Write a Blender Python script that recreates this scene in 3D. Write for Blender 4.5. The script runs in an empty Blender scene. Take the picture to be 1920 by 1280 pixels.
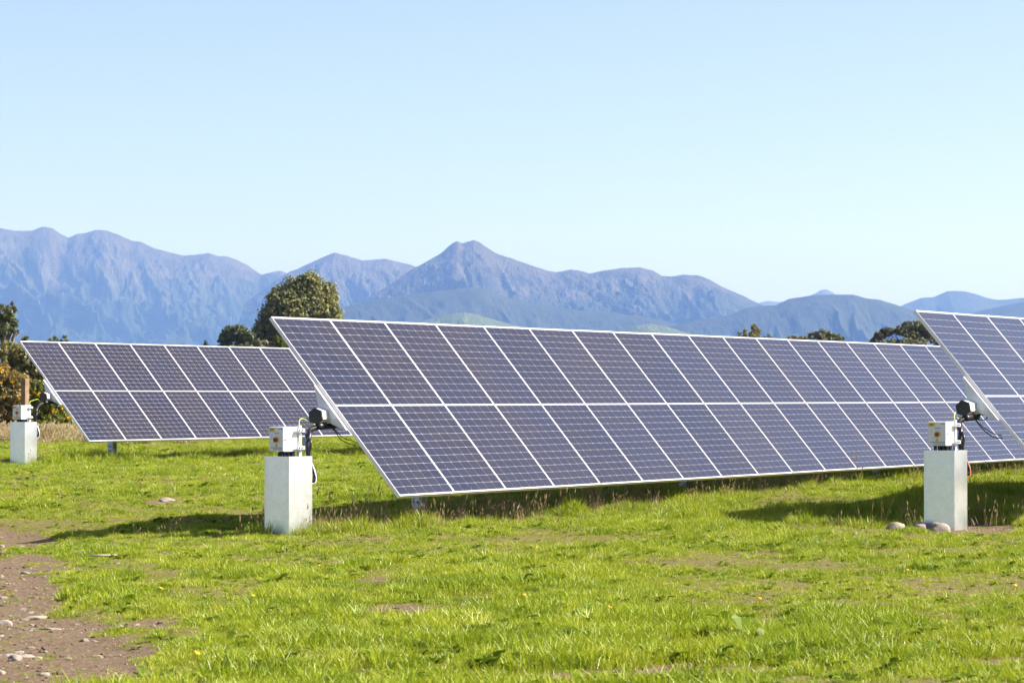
import bpy, bmesh, math, random
import numpy as np
from mathutils import Vector, Matrix

random.seed(7)
RNG = np.random.default_rng(11)
SC = bpy.context.scene
COL = SC.collection

# ------------------------------------------------------------------ camera
FPX = 5919.0            # focal length in pixels of a 1920 px wide frame
CAM_H = 1.29
HOR = 742.4             # horizon row in that frame
cam_d = bpy.data.cameras.new('camera')
cam_d.sensor_width = 36.0
cam_d.lens = FPX / 1920.0 * 36.0
cam_d.clip_start = 0.5
cam_d.clip_end = 80000.0
cam_d.dof.use_dof = True
cam_d.dof.focus_distance = 31.0
cam_d.dof.aperture_fstop = 11.0
cam = bpy.data.objects.new('camera', cam_d)
cam.location = (0, 0, CAM_H)
cam.rotation_euler = (math.radians(90 + 0.9916), 0, 0)
COL.objects.link(cam)
SC.camera = cam

# ------------------------------------------------------------------ sky, sun, exposure
SUN = Vector((2.4, -0.06, 2.12)).normalized()
SUN_EL = math.asin(SUN.z)
SUN_AZ = math.atan2(SUN.x, SUN.y)
world = bpy.data.worlds.new('World')
SC.world = world
world.use_nodes = True
wt = world.node_tree
sky = wt.nodes.new('ShaderNodeTexSky')
sky.sky_type = 'NISHITA'
sky.sun_disc = False
sky.sun_elevation = SUN_EL
sky.sun_rotation = SUN_AZ
sky.altitude = 0
sky.air_density = 0.5
sky.dust_density = 1.7
sky.ozone_density = 1.0
bg = wt.nodes['Background']
tint = wt.nodes.new('ShaderNodeMix')          # one even white-balance tint for the whole sky
tint.data_type = 'RGBA'; tint.blend_type = 'MULTIPLY'
tint.inputs[0].default_value = 1.0
wt.links.new(sky.outputs[0], tint.inputs[6])
tint.inputs[7].default_value = (1.04, 0.98, 1.0, 1)
wt.links.new(tint.outputs[2], bg.inputs[0])
bg.inputs[1].default_value = 0.095

sun_d = bpy.data.lights.new('sun', 'SUN')
sun_d.energy = 5.0
sun_d.angle = math.radians(0.55)
sun_d.color = (1.0, 0.95, 0.88)
sun = bpy.data.objects.new('sun', sun_d)
sun.rotation_euler = (-SUN).to_track_quat('-Z', 'Y').to_euler()
sun.location = (20, -5, 30)
COL.objects.link(sun)

SC.view_settings.view_transform = 'Standard'
SC.view_settings.look = 'None'
SC.view_settings.gamma = 1.0
SC.view_settings.exposure = 1.40
SC.view_settings.use_curve_mapping = False
SC.render.engine = 'CYCLES'
SC.cycles.use_denoising = True
SC.cycles.max_bounces = 6
SC.cycles.diffuse_bounces = 3
SC.cycles.glossy_bounces = 3
SC.cycles.transmission_bounces = 4
SC.cycles.volume_bounces = 3
SC.cycles.transparent_max_bounces = 8
SC.cycles.caustics_reflective = False
SC.cycles.caustics_refractive = False

# ------------------------------------------------------------------ helpers
def tag(o, label=None, cat=None, group=None, kind=None):
    if label: o['label'] = label
    if cat: o['category'] = cat
    if group: o['group'] = group
    if kind: o['kind'] = kind
    return o

def link(o, parent=None):
    COL.objects.link(o)
    if parent is not None:
        o.parent = parent
    return o

def empty(name, loc=(0, 0, 0), rz=0.0, parent=None):
    o = bpy.data.objects.new(name, None)
    o.empty_display_size = 0.3
    o.location = loc
    o.rotation_euler = (0, 0, rz)
    return link(o, parent)

def np_mesh(name, verts, faces, mats, smooth=False):
    """verts (n,3); faces = list of arrays, each (m,k) of one polygon size"""
    me = bpy.data.meshes.new(name)
    verts = np.asarray(verts, dtype=np.float32)
    me.vertices.add(len(verts))
    me.vertices.foreach_set('co', verts.ravel())
    loops = np.concatenate([np.asarray(f, dtype=np.int32).ravel() for f in faces])
    tot = np.concatenate([np.full(len(f), np.asarray(f).shape[1], dtype=np.int32) for f in faces])
    start = np.concatenate([[0], np.cumsum(tot)[:-1]]).astype(np.int32)
    me.loops.add(len(loops))
    me.loops.foreach_set('vertex_index', loops)
    me.polygons.add(len(tot))
    me.polygons.foreach_set('loop_start', start)
    me.polygons.foreach_set('loop_total', tot)
    if smooth:
        me.polygons.foreach_set('use_smooth', np.ones(len(tot), dtype=bool))
    me.update(calc_edges=True)
    me.validate()
    for m in (mats if isinstance(mats, (list, tuple)) else [mats]):
        me.materials.append(m)
    return me

class MB:
    """collects boxes, tubes and prisms into one mesh"""
    def __init__(self):
        self.bm = bmesh.new()
    def box(self, x0, x1, y0, y1, z0, z1, M=None):
        r = bmesh.ops.create_cube(self.bm, size=1.0)
        bmesh.ops.scale(self.bm, vec=(x1 - x0, y1 - y0, z1 - z0), verts=r['verts'])
        bmesh.ops.translate(self.bm, vec=((x0 + x1) / 2, (y0 + y1) / 2, (z0 + z1) / 2), verts=r['verts'])
        if M is not None:
            bmesh.ops.transform(self.bm, matrix=M, verts=r['verts'])
        return self
    def tube(self, pts, rad, n=10, cap=True, phase=0.0):
        pts = [Vector(p) for p in pts]
        k = len(pts)
        rads = rad if isinstance(rad, (list, tuple)) else [rad] * k
        rings = []
        up = None
        for i, p in enumerate(pts):
            t = (pts[min(i + 1, k - 1)] - pts[max(i - 1, 0)])
            if t.length < 1e-9: t = Vector((0, 0, 1))
            t.normalize()
            if up is None:
                a = Vector((0, 0, 1)) if abs(t.z) < 0.9 else Vector((0, 1, 0))
                u = t.cross(a).normalized()
            else:
                u = up - t * up.dot(t)
                u.normalize()
            up = u
            v = t.cross(u)
            ring = []
            for j in range(n):
                an = 2 * math.pi * j / n + phase
                ring.append(self.bm.verts.new(p + (u * math.cos(an) + v * math.sin(an)) * rads[i]))
            rings.append(ring)
        for i in range(k - 1):
            for j in range(n):
                self.bm.faces.new((rings[i][j], rings[i][(j + 1) % n], rings[i + 1][(j + 1) % n], rings[i + 1][j]))
        if cap:
            self.bm.faces.new(list(reversed(rings[0])))
            self.bm.faces.new(rings[-1])
        return self
    def prism(self, poly, axis, a, b):
        """polygon in the two other axes, extruded from a to b along axis"""
        def mk(p, q, w):
            return {'x': (w, p, q), 'y': (p, w, q), 'z': (p, q, w)}[axis]
        A = [self.bm.verts.new(mk(p, q, a)) for p, q in poly]
        B = [self.bm.verts.new(mk(p, q, b)) for p, q in poly]
        n = len(poly)
        self.bm.faces.new(A)
        self.bm.faces.new(list(reversed(B)))
        for i in range(n):
            self.bm.faces.new((A[i], B[i], B[(i + 1) % n], A[(i + 1) % n]))
        return self
    def mesh(self, name, mat, bevel=0.0, smooth=False):
        bm = self.bm
        if bevel > 0:
            bmesh.ops.bevel(bm, geom=[e for e in bm.edges], offset=bevel, segments=2, affect='EDGES', profile=0.6)
        bmesh.ops.recalc_face_normals(bm, faces=bm.faces)
        me = bpy.data.meshes.new(name)
        bm.to_mesh(me)
        bm.free()
        if smooth:
            for p in me.polygons: p.use_smooth = True
        me.materials.append(mat)
        return me
    def build(self, name, mat, parent=None, bevel=0.0, smooth=False, loc=(0, 0, 0), rot=(0, 0, 0)):
        o = bpy.data.objects.new(name, self.mesh(name, mat, bevel, smooth))
        o.location = loc
        o.rotation_euler = rot
        return link(o, parent)

def obj(name, me, parent=None, loc=(0, 0, 0), rot=(0, 0, 0)):
    o = bpy.data.objects.new(name, me)
    o.location = loc
    o.rotation_euler = rot
    return link(o, parent)

def spline(pts, n=8):
    """Catmull-Rom through points"""
    P = [Vector(p) for p in pts]
    P = [P[0] * 2 - P[1]] + P + [P[-1] * 2 - P[-2]]
    out = []
    for i in range(1, len(P) - 2):
        for k in range(n):
            t = k / n
            a, b, c, d = P[i - 1], P[i], P[i + 1], P[i + 2]
            out.append(0.5 * ((2 * b) + (c - a) * t + (2 * a - 5 * b + 4 * c - d) * t * t + (3 * b - a - 3 * c + d) * t ** 3))
    out.append(P[-2])
    return out

# value noise on numpy arrays
_PERM = np.random.default_rng(5).random((256, 256))
def vnoise(x, y):
    xi = np.floor(x).astype(int); yi = np.floor(y).astype(int)
    fx = x - xi; fy = y - yi
    fx = fx * fx * fx * (fx * (fx * 6 - 15) + 10)
    fy = fy * fy * fy * (fy * (fy * 6 - 15) + 10)
    a = _PERM[xi & 255, yi & 255]; b = _PERM[(xi + 1) & 255, yi & 255]
    c = _PERM[xi & 255, (yi + 1) & 255]; d = _PERM[(xi + 1) & 255, (yi + 1) & 255]
    return (a * (1 - fx) + b * fx) * (1 - fy) + (c * (1 - fx) + d * fx) * fy
def fbm(x, y, oct=4, gain=0.5):
    s = 0.0; a = 1.0; t = 0.0
    for i in range(oct):
        s = s + a * vnoise(x * 2 ** i + 17.3 * i, y * 2 ** i - 9.1 * i); t += a; a *= gain
    return s / t

def px_of(x, y, z):
    """frame position (1920 wide) of world points; used only to plan where things stand"""
    return 960 + FPX * x / y, HOR - FPX * (z - CAM_H) / y
def ground_at(px, py):
    """ground point seen at a frame position"""
    D = CAM_H * FPX / (py - HOR)
    return (px - 960) / FPX * D, D
def at(px, py, D):
    return Vector(((px - 960) / FPX * D, D, CAM_H + (HOR - py) / FPX * D))

# ------------------------------------------------------------------ materials
def new_mat(name):
    m = bpy.data.materials.new(name)
    m.use_nodes = True
    nt = m.node_tree
    b = nt.nodes['Principled BSDF']
    return m, nt, b
def node(nt, typ, **kw):
    n = nt.nodes.new(typ)
    for k, v in kw.items():
        setattr(n, k, v)
    return n
def ramp(nt, stops, fac):
    r = nt.nodes.new('ShaderNodeValToRGB')
    el = r.color_ramp.elements
    while len(el) > len(stops): el.remove(el[-1])
    while len(el) < len(stops): el.new(0.5)
    for e, (p, c) in zip(el, stops):
        e.position = p
        e.color = (c[0], c[1], c[2], 1)
    nt.links.new(fac, r.inputs[0])
    return r.outputs[0]
def noise(nt, scale, detail=4.0, rough=0.55, vec=None, dist=0.0):
    n = nt.nodes.new('ShaderNodeTexNoise')
    n.inputs['Scale'].default_value = scale
    n.inputs['Detail'].default_value = detail
    n.inputs['Roughness'].default_value = rough
    n.inputs['Distortion'].default_value = dist
    if vec is not None: nt.links.new(vec, n.inputs['Vector'])
    return n.outputs['Fac']
def mixc(nt, fac, a, b, blend='MIX'):
    m = nt.nodes.new('ShaderNodeMix')
    m.data_type = 'RGBA'
    m.blend_type = blend
    for sock, v in ((m.inputs['Factor'], fac), (m.inputs['A'], a), (m.inputs['B'], b)):
        pass
    fi = [s for s in m.inputs if s.name == 'Factor' and s.type == 'VALUE'][0]
    ai = [s for s in m.inputs if s.name == 'A' and s.type == 'RGBA'][0]
    bi = [s for s in m.inputs if s.name == 'B' and s.type == 'RGBA'][0]
    for s, v in ((fi, fac), (ai, a), (bi, b)):
        if hasattr(v, 'is_output'): nt.links.new(v, s)
        elif isinstance(v, (int, float)): s.default_value = v
        else: s.default_value = (v[0], v[1], v[2], 1)
    return [s for s in m.outputs if s.type == 'RGBA'][0]
def math_n(nt, op, a, b=None, clamp=False):
    m = nt.nodes.new('ShaderNodeMath'); m.operation = op; m.use_clamp = clamp
    for i, v in enumerate((a, b)):
        if v is None: continue
        if hasattr(v, 'is_output'): nt.links.new(v, m.inputs[i])
        else: m.inputs[i].default_value = v
    return m.outputs[0]
def bump(nt, b, height, strength, dist):
    n = nt.nodes.new('ShaderNodeBump')
    n.inputs['Strength'].default_value = strength
    n.inputs['Distance'].default_value = dist
    nt.links.new(height, n.inputs['Height'])
    nt.links.new(n.outputs[0], b.inputs['Normal'])
def world_pos(nt):
    return nt.nodes.new('ShaderNodeNewGeometry').outputs['Position']
def obj_pos(nt):
    return nt.nodes.new('ShaderNodeTexCoord').outputs['Object']

def simple(name, col, rough=0.5, metal=0.0, var=0.12, scale=8.0, bump_s=0.0, spec=0.5):
    m, nt, b = new_mat(name)
    f = noise(nt, scale, 5.0, 0.6, obj_pos(nt))
    lo = tuple(c * (1 - var) for c in col); hi = tuple(min(1, c * (1 + var)) for c in col)
    nt.links.new(ramp(nt, [(0.3, lo), (0.7, hi)], f), b.inputs['Base Color'])
    b.inputs['Roughness'].default_value = rough
    b.inputs['Metallic'].default_value = metal
    b.inputs['Specular IOR Level'].default_value = spec
    if bump_s > 0: bump(nt, b, f, bump_s, 0.01)
    return m

MAT = {}
# solar cells: near black silicon below glass
m, nt, b = new_mat('solar_cell')
wp = world_pos(nt)
f1 = noise(nt, 0.9, 3, 0.5, wp)
f2 = noise(nt, 55.0, 3, 0.7, wp)
c = ramp(nt, [(0.35, (0.026, 0.022, 0.026)), (0.65, (0.020, 0.020, 0.033))], f1)
c = mixc(nt, math_n(nt, 'MULTIPLY', ramp(nt, [(0.5, (0, 0, 0)), (0.75, (1, 1, 1))], f2), 0.06), c, (0.10, 0.095, 0.09))
oi = nt.nodes.new('ShaderNodeObjectInfo')
c = mixc(nt, 0.45, c, ramp(nt, [(0.0, (0.45, 0.45, 0.55)), (1.0, (1, 0.95, 0.95))], oi.outputs['Random']), 'MULTIPLY')
nt.links.new(c, b.inputs['Base Color'])
b.inputs['Roughness'].default_value = 0.35
b.inputs['Specular IOR Level'].default_value = 0.0
b.inputs['Coat Weight'].default_value = 1.0
b.inputs['Coat Roughness'].default_value = 0.07
b.inputs['Coat IOR'].default_value = 1.46
MAT['cell'] = m
m, nt, b = new_mat('panel_backsheet')
nt.links.new(ramp(nt, [(0.3, (0.31, 0.30, 0.32)), (0.7, (0.37, 0.355, 0.37))], noise(nt, 6, 3, 0.5, obj_pos(nt))), b.inputs['Base Color'])
b.inputs['Roughness'].default_value = 0.4
b.inputs['Coat Weight'].default_value = 1.0
b.inputs['Coat Roughness'].default_value = 0.07
MAT['backsheet'] = m
MAT['frame'] = simple('panel_frame_aluminium', (0.72, 0.71, 0.71), 0.38, 0.35, 0.04, 3.0)
# galvanised steel
def galv(name, base, metal, rough):
    m, nt, b = new_mat(name)
    op = obj_pos(nt)
    v = nt.nodes.new('ShaderNodeTexVoronoi'); v.inputs['Scale'].default_value = 70
    nt.links.new(op, v.inputs['Vector'])
    f = noise(nt, 9, 5, 0.65, op)
    c = ramp(nt, [(0.25, tuple(x * 0.84 for x in base)), (0.75, base)], f)
    c = mixc(nt, 0.10, c, v.outputs['Color'], 'MULTIPLY')
    dark = ramp(nt, [(0.62, (0, 0, 0)), (0.70, (1, 1, 1))], noise(nt, 28, 4, 0.7, op, 1.5))
    z = nt.nodes.new('ShaderNodeSeparateXYZ'); nt.links.new(op, z.inputs[0])
    c = mixc(nt, math_n(nt, 'MULTIPLY', dark, 0.16), c, (0.30, 0.33, 0.33))
    nt.links.new(c, b.inputs['Base Color'])
    b.inputs['Metallic'].default_value = metal
    rr = nt.nodes.new('ShaderNodeMapRange')
    nt.links.new(f, rr.inputs[0]); rr.inputs[3].default_value = rough - 0.07; rr.inputs[4].default_value = rough + 0.1
    nt.links.new(rr.outputs[0], b.inputs['Roughness'])
    bump(nt, b, f, 0.12, 0.01)
    return m
MAT['galv'] = galv('galvanised_steel_sheet', (0.93, 0.97, 0.985), 0.90, 0.30)
MAT['galv_post'] = galv('galvanised_steel_post', (0.74, 0.79, 0.83), 0.5, 0.5)
MAT['tube'] = simple('galvanised_torque_tube', (0.74, 0.74, 0.72), 0.5, 0.2, 0.1, 10)
MAT['black'] = simple('black_plastic', (0.018, 0.020, 0.024), 0.45, 0, 0.2, 20)
MAT['rubber'] = simple('black_cable_rubber', (0.014, 0.013, 0.014), 0.38, 0, 0.2, 20)
MAT['box'] = simple('light_grey_enclosure', (0.74, 0.75, 0.74), 0.4, 0, 0.03, 5)
MAT['bleached'] = simple('bleached_wood', (0.42, 0.37, 0.31), 0.8, 0, 0.15, 20)
MAT['yellow'] = simple('yellow_label', (0.80, 0.58, 0.03), 0.5, 0, 0.06, 30)
MAT['white_label'] = simple('white_label', (0.82, 0.83, 0.83), 0.5, 0, 0.03, 30)
MAT['ink'] = simple('printed_ink', (0.05, 0.05, 0.06), 0.6, 0, 0.1, 30)
MAT['red'] = simple('red_switch', (0.26, 0.055, 0.04), 0.45, 0, 0.1, 30)
MAT['earthwire'] = simple('green_yellow_wire', (0.45, 0.62, 0.06), 0.45, 0, 0.3, 60)
MAT['orange_wire'] = simple('orange_wire', (0.65, 0.22, 0.06), 0.5, 0, 0.1, 60)
MAT['steel'] = simple('zinc_bolt', (0.50, 0.51, 0.52), 0.35, 0.8, 0.1, 40)

# soil and turf of the paddock
m, nt, b = new_mat('paddock_soil')
wp = world_pos(nt)
at_n = nt.nodes.new('ShaderNodeAttribute'); at_n.attribute_name = 'grassy'
n1 = noise(nt, 1.7, 6, 0.65, wp)
n2 = noise(nt, 26, 5, 0.7, wp)
n3 = noise(nt, 140, 3, 0.7, wp)
soil = ramp(nt, [(0.25, (0.066, 0.045, 0.029)), (0.5, (0.165, 0.114, 0.068)), (0.78, (0.265, 0.195, 0.128))], n2)
soil = mixc(nt, math_n(nt, 'MULTIPLY', ramp(nt, [(0.62, (0, 0, 0)), (0.68, (1, 1, 1))], n3), 0.45), soil, (0.30, 0.245, 0.19))
soil = mixc(nt, math_n(nt, 'MULTIPLY', ramp(nt, [(0.30, (1, 1, 1)), (0.40, (0, 0, 0))], noise(nt, 9, 5, 0.7, wp)), 0.6), soil, (0.075, 0.050, 0.034))
turf = ramp(nt, [(0.3, (0.085, 0.070, 0.022)), (0.7, (0.22, 0.19, 0.058))], n2)
gm = math_n(nt, 'ADD', at_n.outputs['Fac'], math_n(nt, 'MULTIPLY', math_n(nt, 'SUBTRACT', n2, 0.5), 0.9))
gm = math_n(nt, 'MULTIPLY', math_n(nt, 'SUBTRACT', gm, 0.40), 3.0, True)
nt.links.new(mixc(nt, gm, soil, turf), b.inputs['Base Color'])
b.inputs['Roughness'].default_value = 0.95
b.inputs['Specular IOR Level'].default_value = 0.15
bump(nt, b, math_n(nt, 'ADD', n2, math_n(nt, 'MULTIPLY', n3, 0.4)), 0.9, 0.03)
MAT['ground'] = m

def leaf_mat(name, stops, scale=0.9, trans=0.45, gloss=0.02, jitter=0.5):
    """leaf or blade: diffuse and translucent, colour by clump, by blade and by patch"""
    m = bpy.data.materials.new(name); m.use_nodes = True
    nt = m.node_tree
    nt.nodes.remove(nt.nodes['Principled BSDF'])
    geo = nt.nodes.new('ShaderNodeNewGeometry')
    oi = nt.nodes.new('ShaderNodeObjectInfo')
    patch = noise(nt, scale, 3, 0.6, geo.outputs['Position'])
    v = math_n(nt, 'ADD', math_n(nt, 'MULTIPLY', geo.outputs['Random Per Island'], jitter * 0.6),
               math_n(nt, 'MULTIPLY', oi.outputs['Random'], jitter * 0.4))
    v = math_n(nt, 'ADD', v, math_n(nt, 'MULTIPLY', patch, 1.0 - jitter))
    col = ramp(nt, stops, v)
    d = nt.nodes.new('ShaderNodeBsdfDiffuse'); nt.links.new(col, d.inputs[0])
    t = nt.nodes.new('ShaderNodeBsdfTranslucent'); nt.links.new(mixc(nt, 0.35, col, (1.0, 1.0, 0.25), 'MULTIPLY'), t.inputs[0])
    g = nt.nodes.new('ShaderNodeBsdfGlossy'); g.inputs['Roughness'].default_value = 0.55
    g.inputs[0].default_value = (0.9, 0.9, 0.9, 1)
    s1 = nt.nodes.new('ShaderNodeMixShader'); s1.inputs[0].default_value = trans
    nt.links.new(d.outputs[0], s1.inputs[1]); nt.links.new(t.outputs[0], s1.inputs[2])
    g.inputs['Roughness'].default_value = 0.45
    s2 = nt.nodes.new('ShaderNodeMixShader'); s2.inputs[0].default_value = gloss
    nt.links.new(s1.outputs[0], s2.inputs[1]); nt.links.new(g.outputs[0], s2.inputs[2])
    nt.links.new(s2.outputs[0], nt.nodes['Material Output'].inputs['Surface'])
    return m
MAT['grass'] = leaf_mat('grass_blades', [(0.16, (0.040, 0.085, 0.005)), (0.38, (0.165, 0.240, 0.007)), (0.58, (0.330, 0.390, 0.012)), (0.72, (0.44, 0.45, 0.05)), (0.86, (0.56, 0.53, 0.20))], 0.9, 0.36, 0.03)
MAT['weed'] = leaf_mat('broad_weed_leaves', [(0.2, (0.07, 0.12, 0.010)), (0.8, (0.17, 0.23, 0.016))], 1.2, 0.35, 0.01)
MAT['dry'] = leaf_mat('dry_grass_stalks', [(0.2, (0.19, 0.125, 0.065)), (0.5, (0.36, 0.25, 0.14)), (0.85, (0.54, 0.42, 0.27))], 1.2, 0.3, 0.03)
MAT['thatch'] = leaf_mat('dead_grass_thatch', [(0.2, (0.20, 0.155, 0.07)), (0.5, (0.36, 0.29, 0.14)), (0.85, (0.52, 0.45, 0.27))], 1.2, 0.3, 0.01)
MAT['meadow_dry'] = leaf_mat('straw_coloured_meadow_grass', [(0.2, (0.34, 0.28, 0.15)), (0.5, (0.50, 0.41, 0.25)), (0.85, (0.62, 0.54, 0.37))], 0.5, 0.3, 0.02)
MAT['flower'] = simple('yellow_petals', (0.85, 0.50, 0.01), 0.6, 0, 0.15, 40)
MAT['bark'] = simple('grey_brown_bark', (0.16, 0.12, 0.085), 0.9, 0, 0.3, 6, 0.6, 0.2)
MAT['timber'] = simple('weathered_timber', (0.26, 0.175, 0.105), 0.85, 0, 0.28, 9, 0.5, 0.2)
MAT['leaf_big'] = leaf_mat('broadleaf_olive_foliage', [(0.2, (0.075, 0.090, 0.030)), (0.5, (0.16, 0.17, 0.052)), (0.85, (0.29, 0.265, 0.09))], 0.45, 0.3, 0.02, 0.55)
MAT['leaf_dark'] = leaf_mat('dark_evergreen_foliage', [(0.2, (0.050, 0.066, 0.028)), (0.5, (0.105, 0.125, 0.045)), (0.85, (0.19, 0.19, 0.07))], 0.5, 0.25, 0.02, 0.55)
MAT['leaf_olive'] = leaf_mat('olive_shrub_foliage', [(0.2, (0.10, 0.10, 0.036)), (0.5, (0.21, 0.195, 0.068)), (0.85, (0.33, 0.295, 0.11))], 0.7, 0.3, 0.02, 0.55)
MAT['leaf_gorse'] = leaf_mat('gorse_foliage', [(0.15, (0.09, 0.095, 0.028)), (0.40, (0.19, 0.155, 0.050)), (0.65, (0.29, 0.205, 0.072)), (0.9, (0.37, 0.29, 0.085))], 0.8, 0.3, 0.02, 0.55)
MAT['leaf_lime'] = leaf_mat('yellow_green_foliage', [(0.2, (0.075, 0.095, 0.012)), (0.5, (0.16, 0.175, 0.022)), (0.85, (0.27, 0.25, 0.05))], 0.7, 0.35, 0.02, 0.55)
MAT['leaf_pale'] = leaf_mat('pale_sage_foliage', [(0.2, (0.09, 0.105, 0.045)), (0.5, (0.19, 0.20, 0.09)), (0.85, (0.30, 0.29, 0.15))], 0.7, 0.3, 0.02, 0.55)
MAT['leaf_pine'] = leaf_mat('pine_foliage', [(0.2, (0.040, 0.050, 0.022)), (0.5, (0.085, 0.092, 0.034)), (0.85, (0.17, 0.15, 0.06))], 0.45, 0.25, 0.02, 0.55)
MAT['gorse_flower'] = leaf_mat('gorse_blossom', [(0.2, (0.40, 0.24, 0.01)), (0.8, (0.62, 0.42, 0.02))], 1.0, 0.25, 0.02)

m, nt, b = new_mat('pale_fieldstone')
op = obj_pos(nt); n1 = noise(nt, 7, 6, 0.65, op); n2 = noise(nt, 45, 4, 0.7, op)
oi = nt.nodes.new('ShaderNodeObjectInfo')
c = ramp(nt, [(0.25, (0.16, 0.13, 0.105)), (0.5, (0.255, 0.215, 0.175)), (0.8, (0.37, 0.32, 0.27))], n1)
c = mixc(nt, math_n(nt, 'MULTIPLY', ramp(nt, [(0.58, (0, 0, 0)), (0.66, (1, 1, 1))], n2), 0.5), c, (0.14, 0.11, 0.08))
nt.links.new(c, b.inputs['Base Color']); b.inputs['Roughness'].default_value = 0.9
bump(nt, b, n2, 0.5, 0.01)
MAT['stone'] = m

def mountain_mat(name, forest, tussock, treeline, band, tex, bs=0.8):
    m, nt, b = new_mat(name)
    at_n = nt.nodes.new('ShaderNodeAttribute'); at_n.attribute_name = 'rel'
    wp = world_pos(nt)
    n1 = noise(nt, tex, 7, 0.62, wp)
    n2 = noise(nt, tex * 9, 5, 0.65, wp)
    v = nt.nodes.new('ShaderNodeTexVoronoi'); v.inputs['Scale'].default_value = tex * 16
    nt.links.new(wp, v.inputs['Vector'])
    f = math_n(nt, 'ADD', at_n.outputs['Fac'], math_n(nt, 'MULTIPLY', math_n(nt, 'SUBTRACT', n1, 0.5), 0.9))
    f = math_n(nt, 'DIVIDE', math_n(nt, 'SUBTRACT', f, treeline - band), 2 * band, True)
    fo = ramp(nt, [(0.3, tuple(x * 0.55 for x in forest)), (0.7, tuple(x * 1.45 for x in forest))], n2)
    tu = ramp(nt, [(0.3, tuple(x * 0.65 for x in tussock)), (0.7, tuple(x * 1.25 for x in tussock))], n1)
    nt.links.new(mixc(nt, f, fo, tu), b.inputs['Base Color'])
    b.inputs['Roughness'].default_value = 1.0
    b.inputs['Specular IOR Level'].default_value = 0.0
    h = math_n(nt, 'ADD', n2, math_n(nt, 'MULTIPLY', v.outputs['Distance'], -0.6))
    bump(nt, b, h, bs, 1.2 / tex / 9)
    return m
MAT['alp'] = mountain_mat('alpine_tussock_and_forest', (0.028, 0.040, 0.024), (0.078, 0.070, 0.054), 0.62, 0.16, 0.012)
MAT['forest_hill'] = mountain_mat('bush_covered_hill', (0.034, 0.044, 0.030), (0.050, 0.054, 0.036), 0.8, 0.4, 0.02)
MAT['pasture'] = mountain_mat('green_pasture_hill', (0.034, 0.046, 0.028), (0.075, 0.094, 0.042), 0.66, 0.14, 0.010, 0.5)

# ------------------------------------------------------------------ the ground
def ground_z(x, y):
    x = np.asarray(x, dtype=float); y = np.asarray(y, dtype=float)
    k = np.clip((130 - y) / 60.0, 0, 1) * np.clip((y - 2) / 6.0, 0, 1) * np.clip((60 - np.abs(x)) / 30.0, 0, 1)
    t = np.clip((y - 32.5) / 8.0, 0, 1)
    z = 0.075 * t * t * (3 - 2 * t) - 0.0 * np.clip((y - 42) / 12, 0, 1)
    z = z - 0.15 * np.exp(-((x + 4.9) / 1.5) ** 2 - ((y - 30.2) / 2.6) ** 2)
    z = z + k * (0.11 * (fbm(x * 0.16 + 4.2, y * 0.16 + 1.7, 3) - 0.5) + 0.05 * (fbm(x * 0.8, y * 0.8, 2) - 0.5))
    return z
def gz(x, y):
    return float(ground_z(np.array([x]), np.array([y]))[0])
def surf_z(x, y):
    return gz(x, y) - 0.035 * float(np.clip(bare(np.array([x]), np.array([y]))[0], 0, 1))

# worn, bare places: (frame x, frame y, half width, half height, strength)
BARE = [(10, 1055, 95, 26, 1.2), (25, 1110, 75, 40, 1.2), (40, 1180, 120, 34, 1.3), (105, 1225, 150, 34, 1.2), (240, 1165, 95, 9, 0.9),
        (90, 1270, 170, 22, 1.1), (300, 1150, 45, 7, 0.7), (20, 988, 70, 8, 0.9), (40, 1005, 60, 7, 0.9), (310, 946, 50, 5, 0.4),
        (270, 1031, 60, 6, 0.6), (760, 1085, 100, 7, 0.75), (815, 1133, 130, 10, 0.75), (730, 1152, 60, 9, 0.85), (470, 962, 40, 5, 0.4),
        (1150, 1270, 190, 12, 0.95), (1330, 1255, 110, 12, 0.95), (1290, 1210, 50, 8, 0.7), (1750, 1218, 90, 8, 0.85), (1420, 1032, 70, 5, 0.6), (700, 1270, 70, 10, 0.8),
        (1690, 1122, 60, 5, 0.65), (1250, 1178, 60, 8, 0.6), (1860, 1245, 70, 8, 0.65), (1840, 988, 55, 8, 0.9), (1790, 990, 45, 8, 0.8),
        (60, 905, 40, 6, 0.6), (55, 880, 40, 4, 0.6), (720, 1235, 90, 7, 0.6), (930, 1110, 90, 6, 0.5), (1600, 1190, 70, 6, 0.45), (500, 1230, 60, 6, 0.5)]
def bare(x, y):
    x = np.asarray(x, float); y = np.asarray(y, float)
    u, v = px_of(x, np.maximum(y, 6.0), 0.0)
    s = np.zeros_like(x)
    for cx, cy, rx, ry, st in BARE:
        d = ((u - cx) / rx) ** 2 + ((v - cy) / ry) ** 2
        s = np.maximum(s, 1.25 * st * np.exp(-d * d * 0.45))
    # the vehicle track goes on to the left, outside the frame
    s = np.maximum(s, np.where((u < 20) & (y < 33), 0.9, 0) * np.exp(-((x + 4.6) / 1.6) ** 2))
    n = fbm(x * 2.6 + 3, y * 1.7 + 8, 4)
    return s * np.clip(-0.35 + 2.75 * n, 0, 1.4) + 0.9 * np.clip(fbm(x * 0.75 + 31, y * 0.6 + 5, 4) - 0.63, 0, 1) * 3

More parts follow.
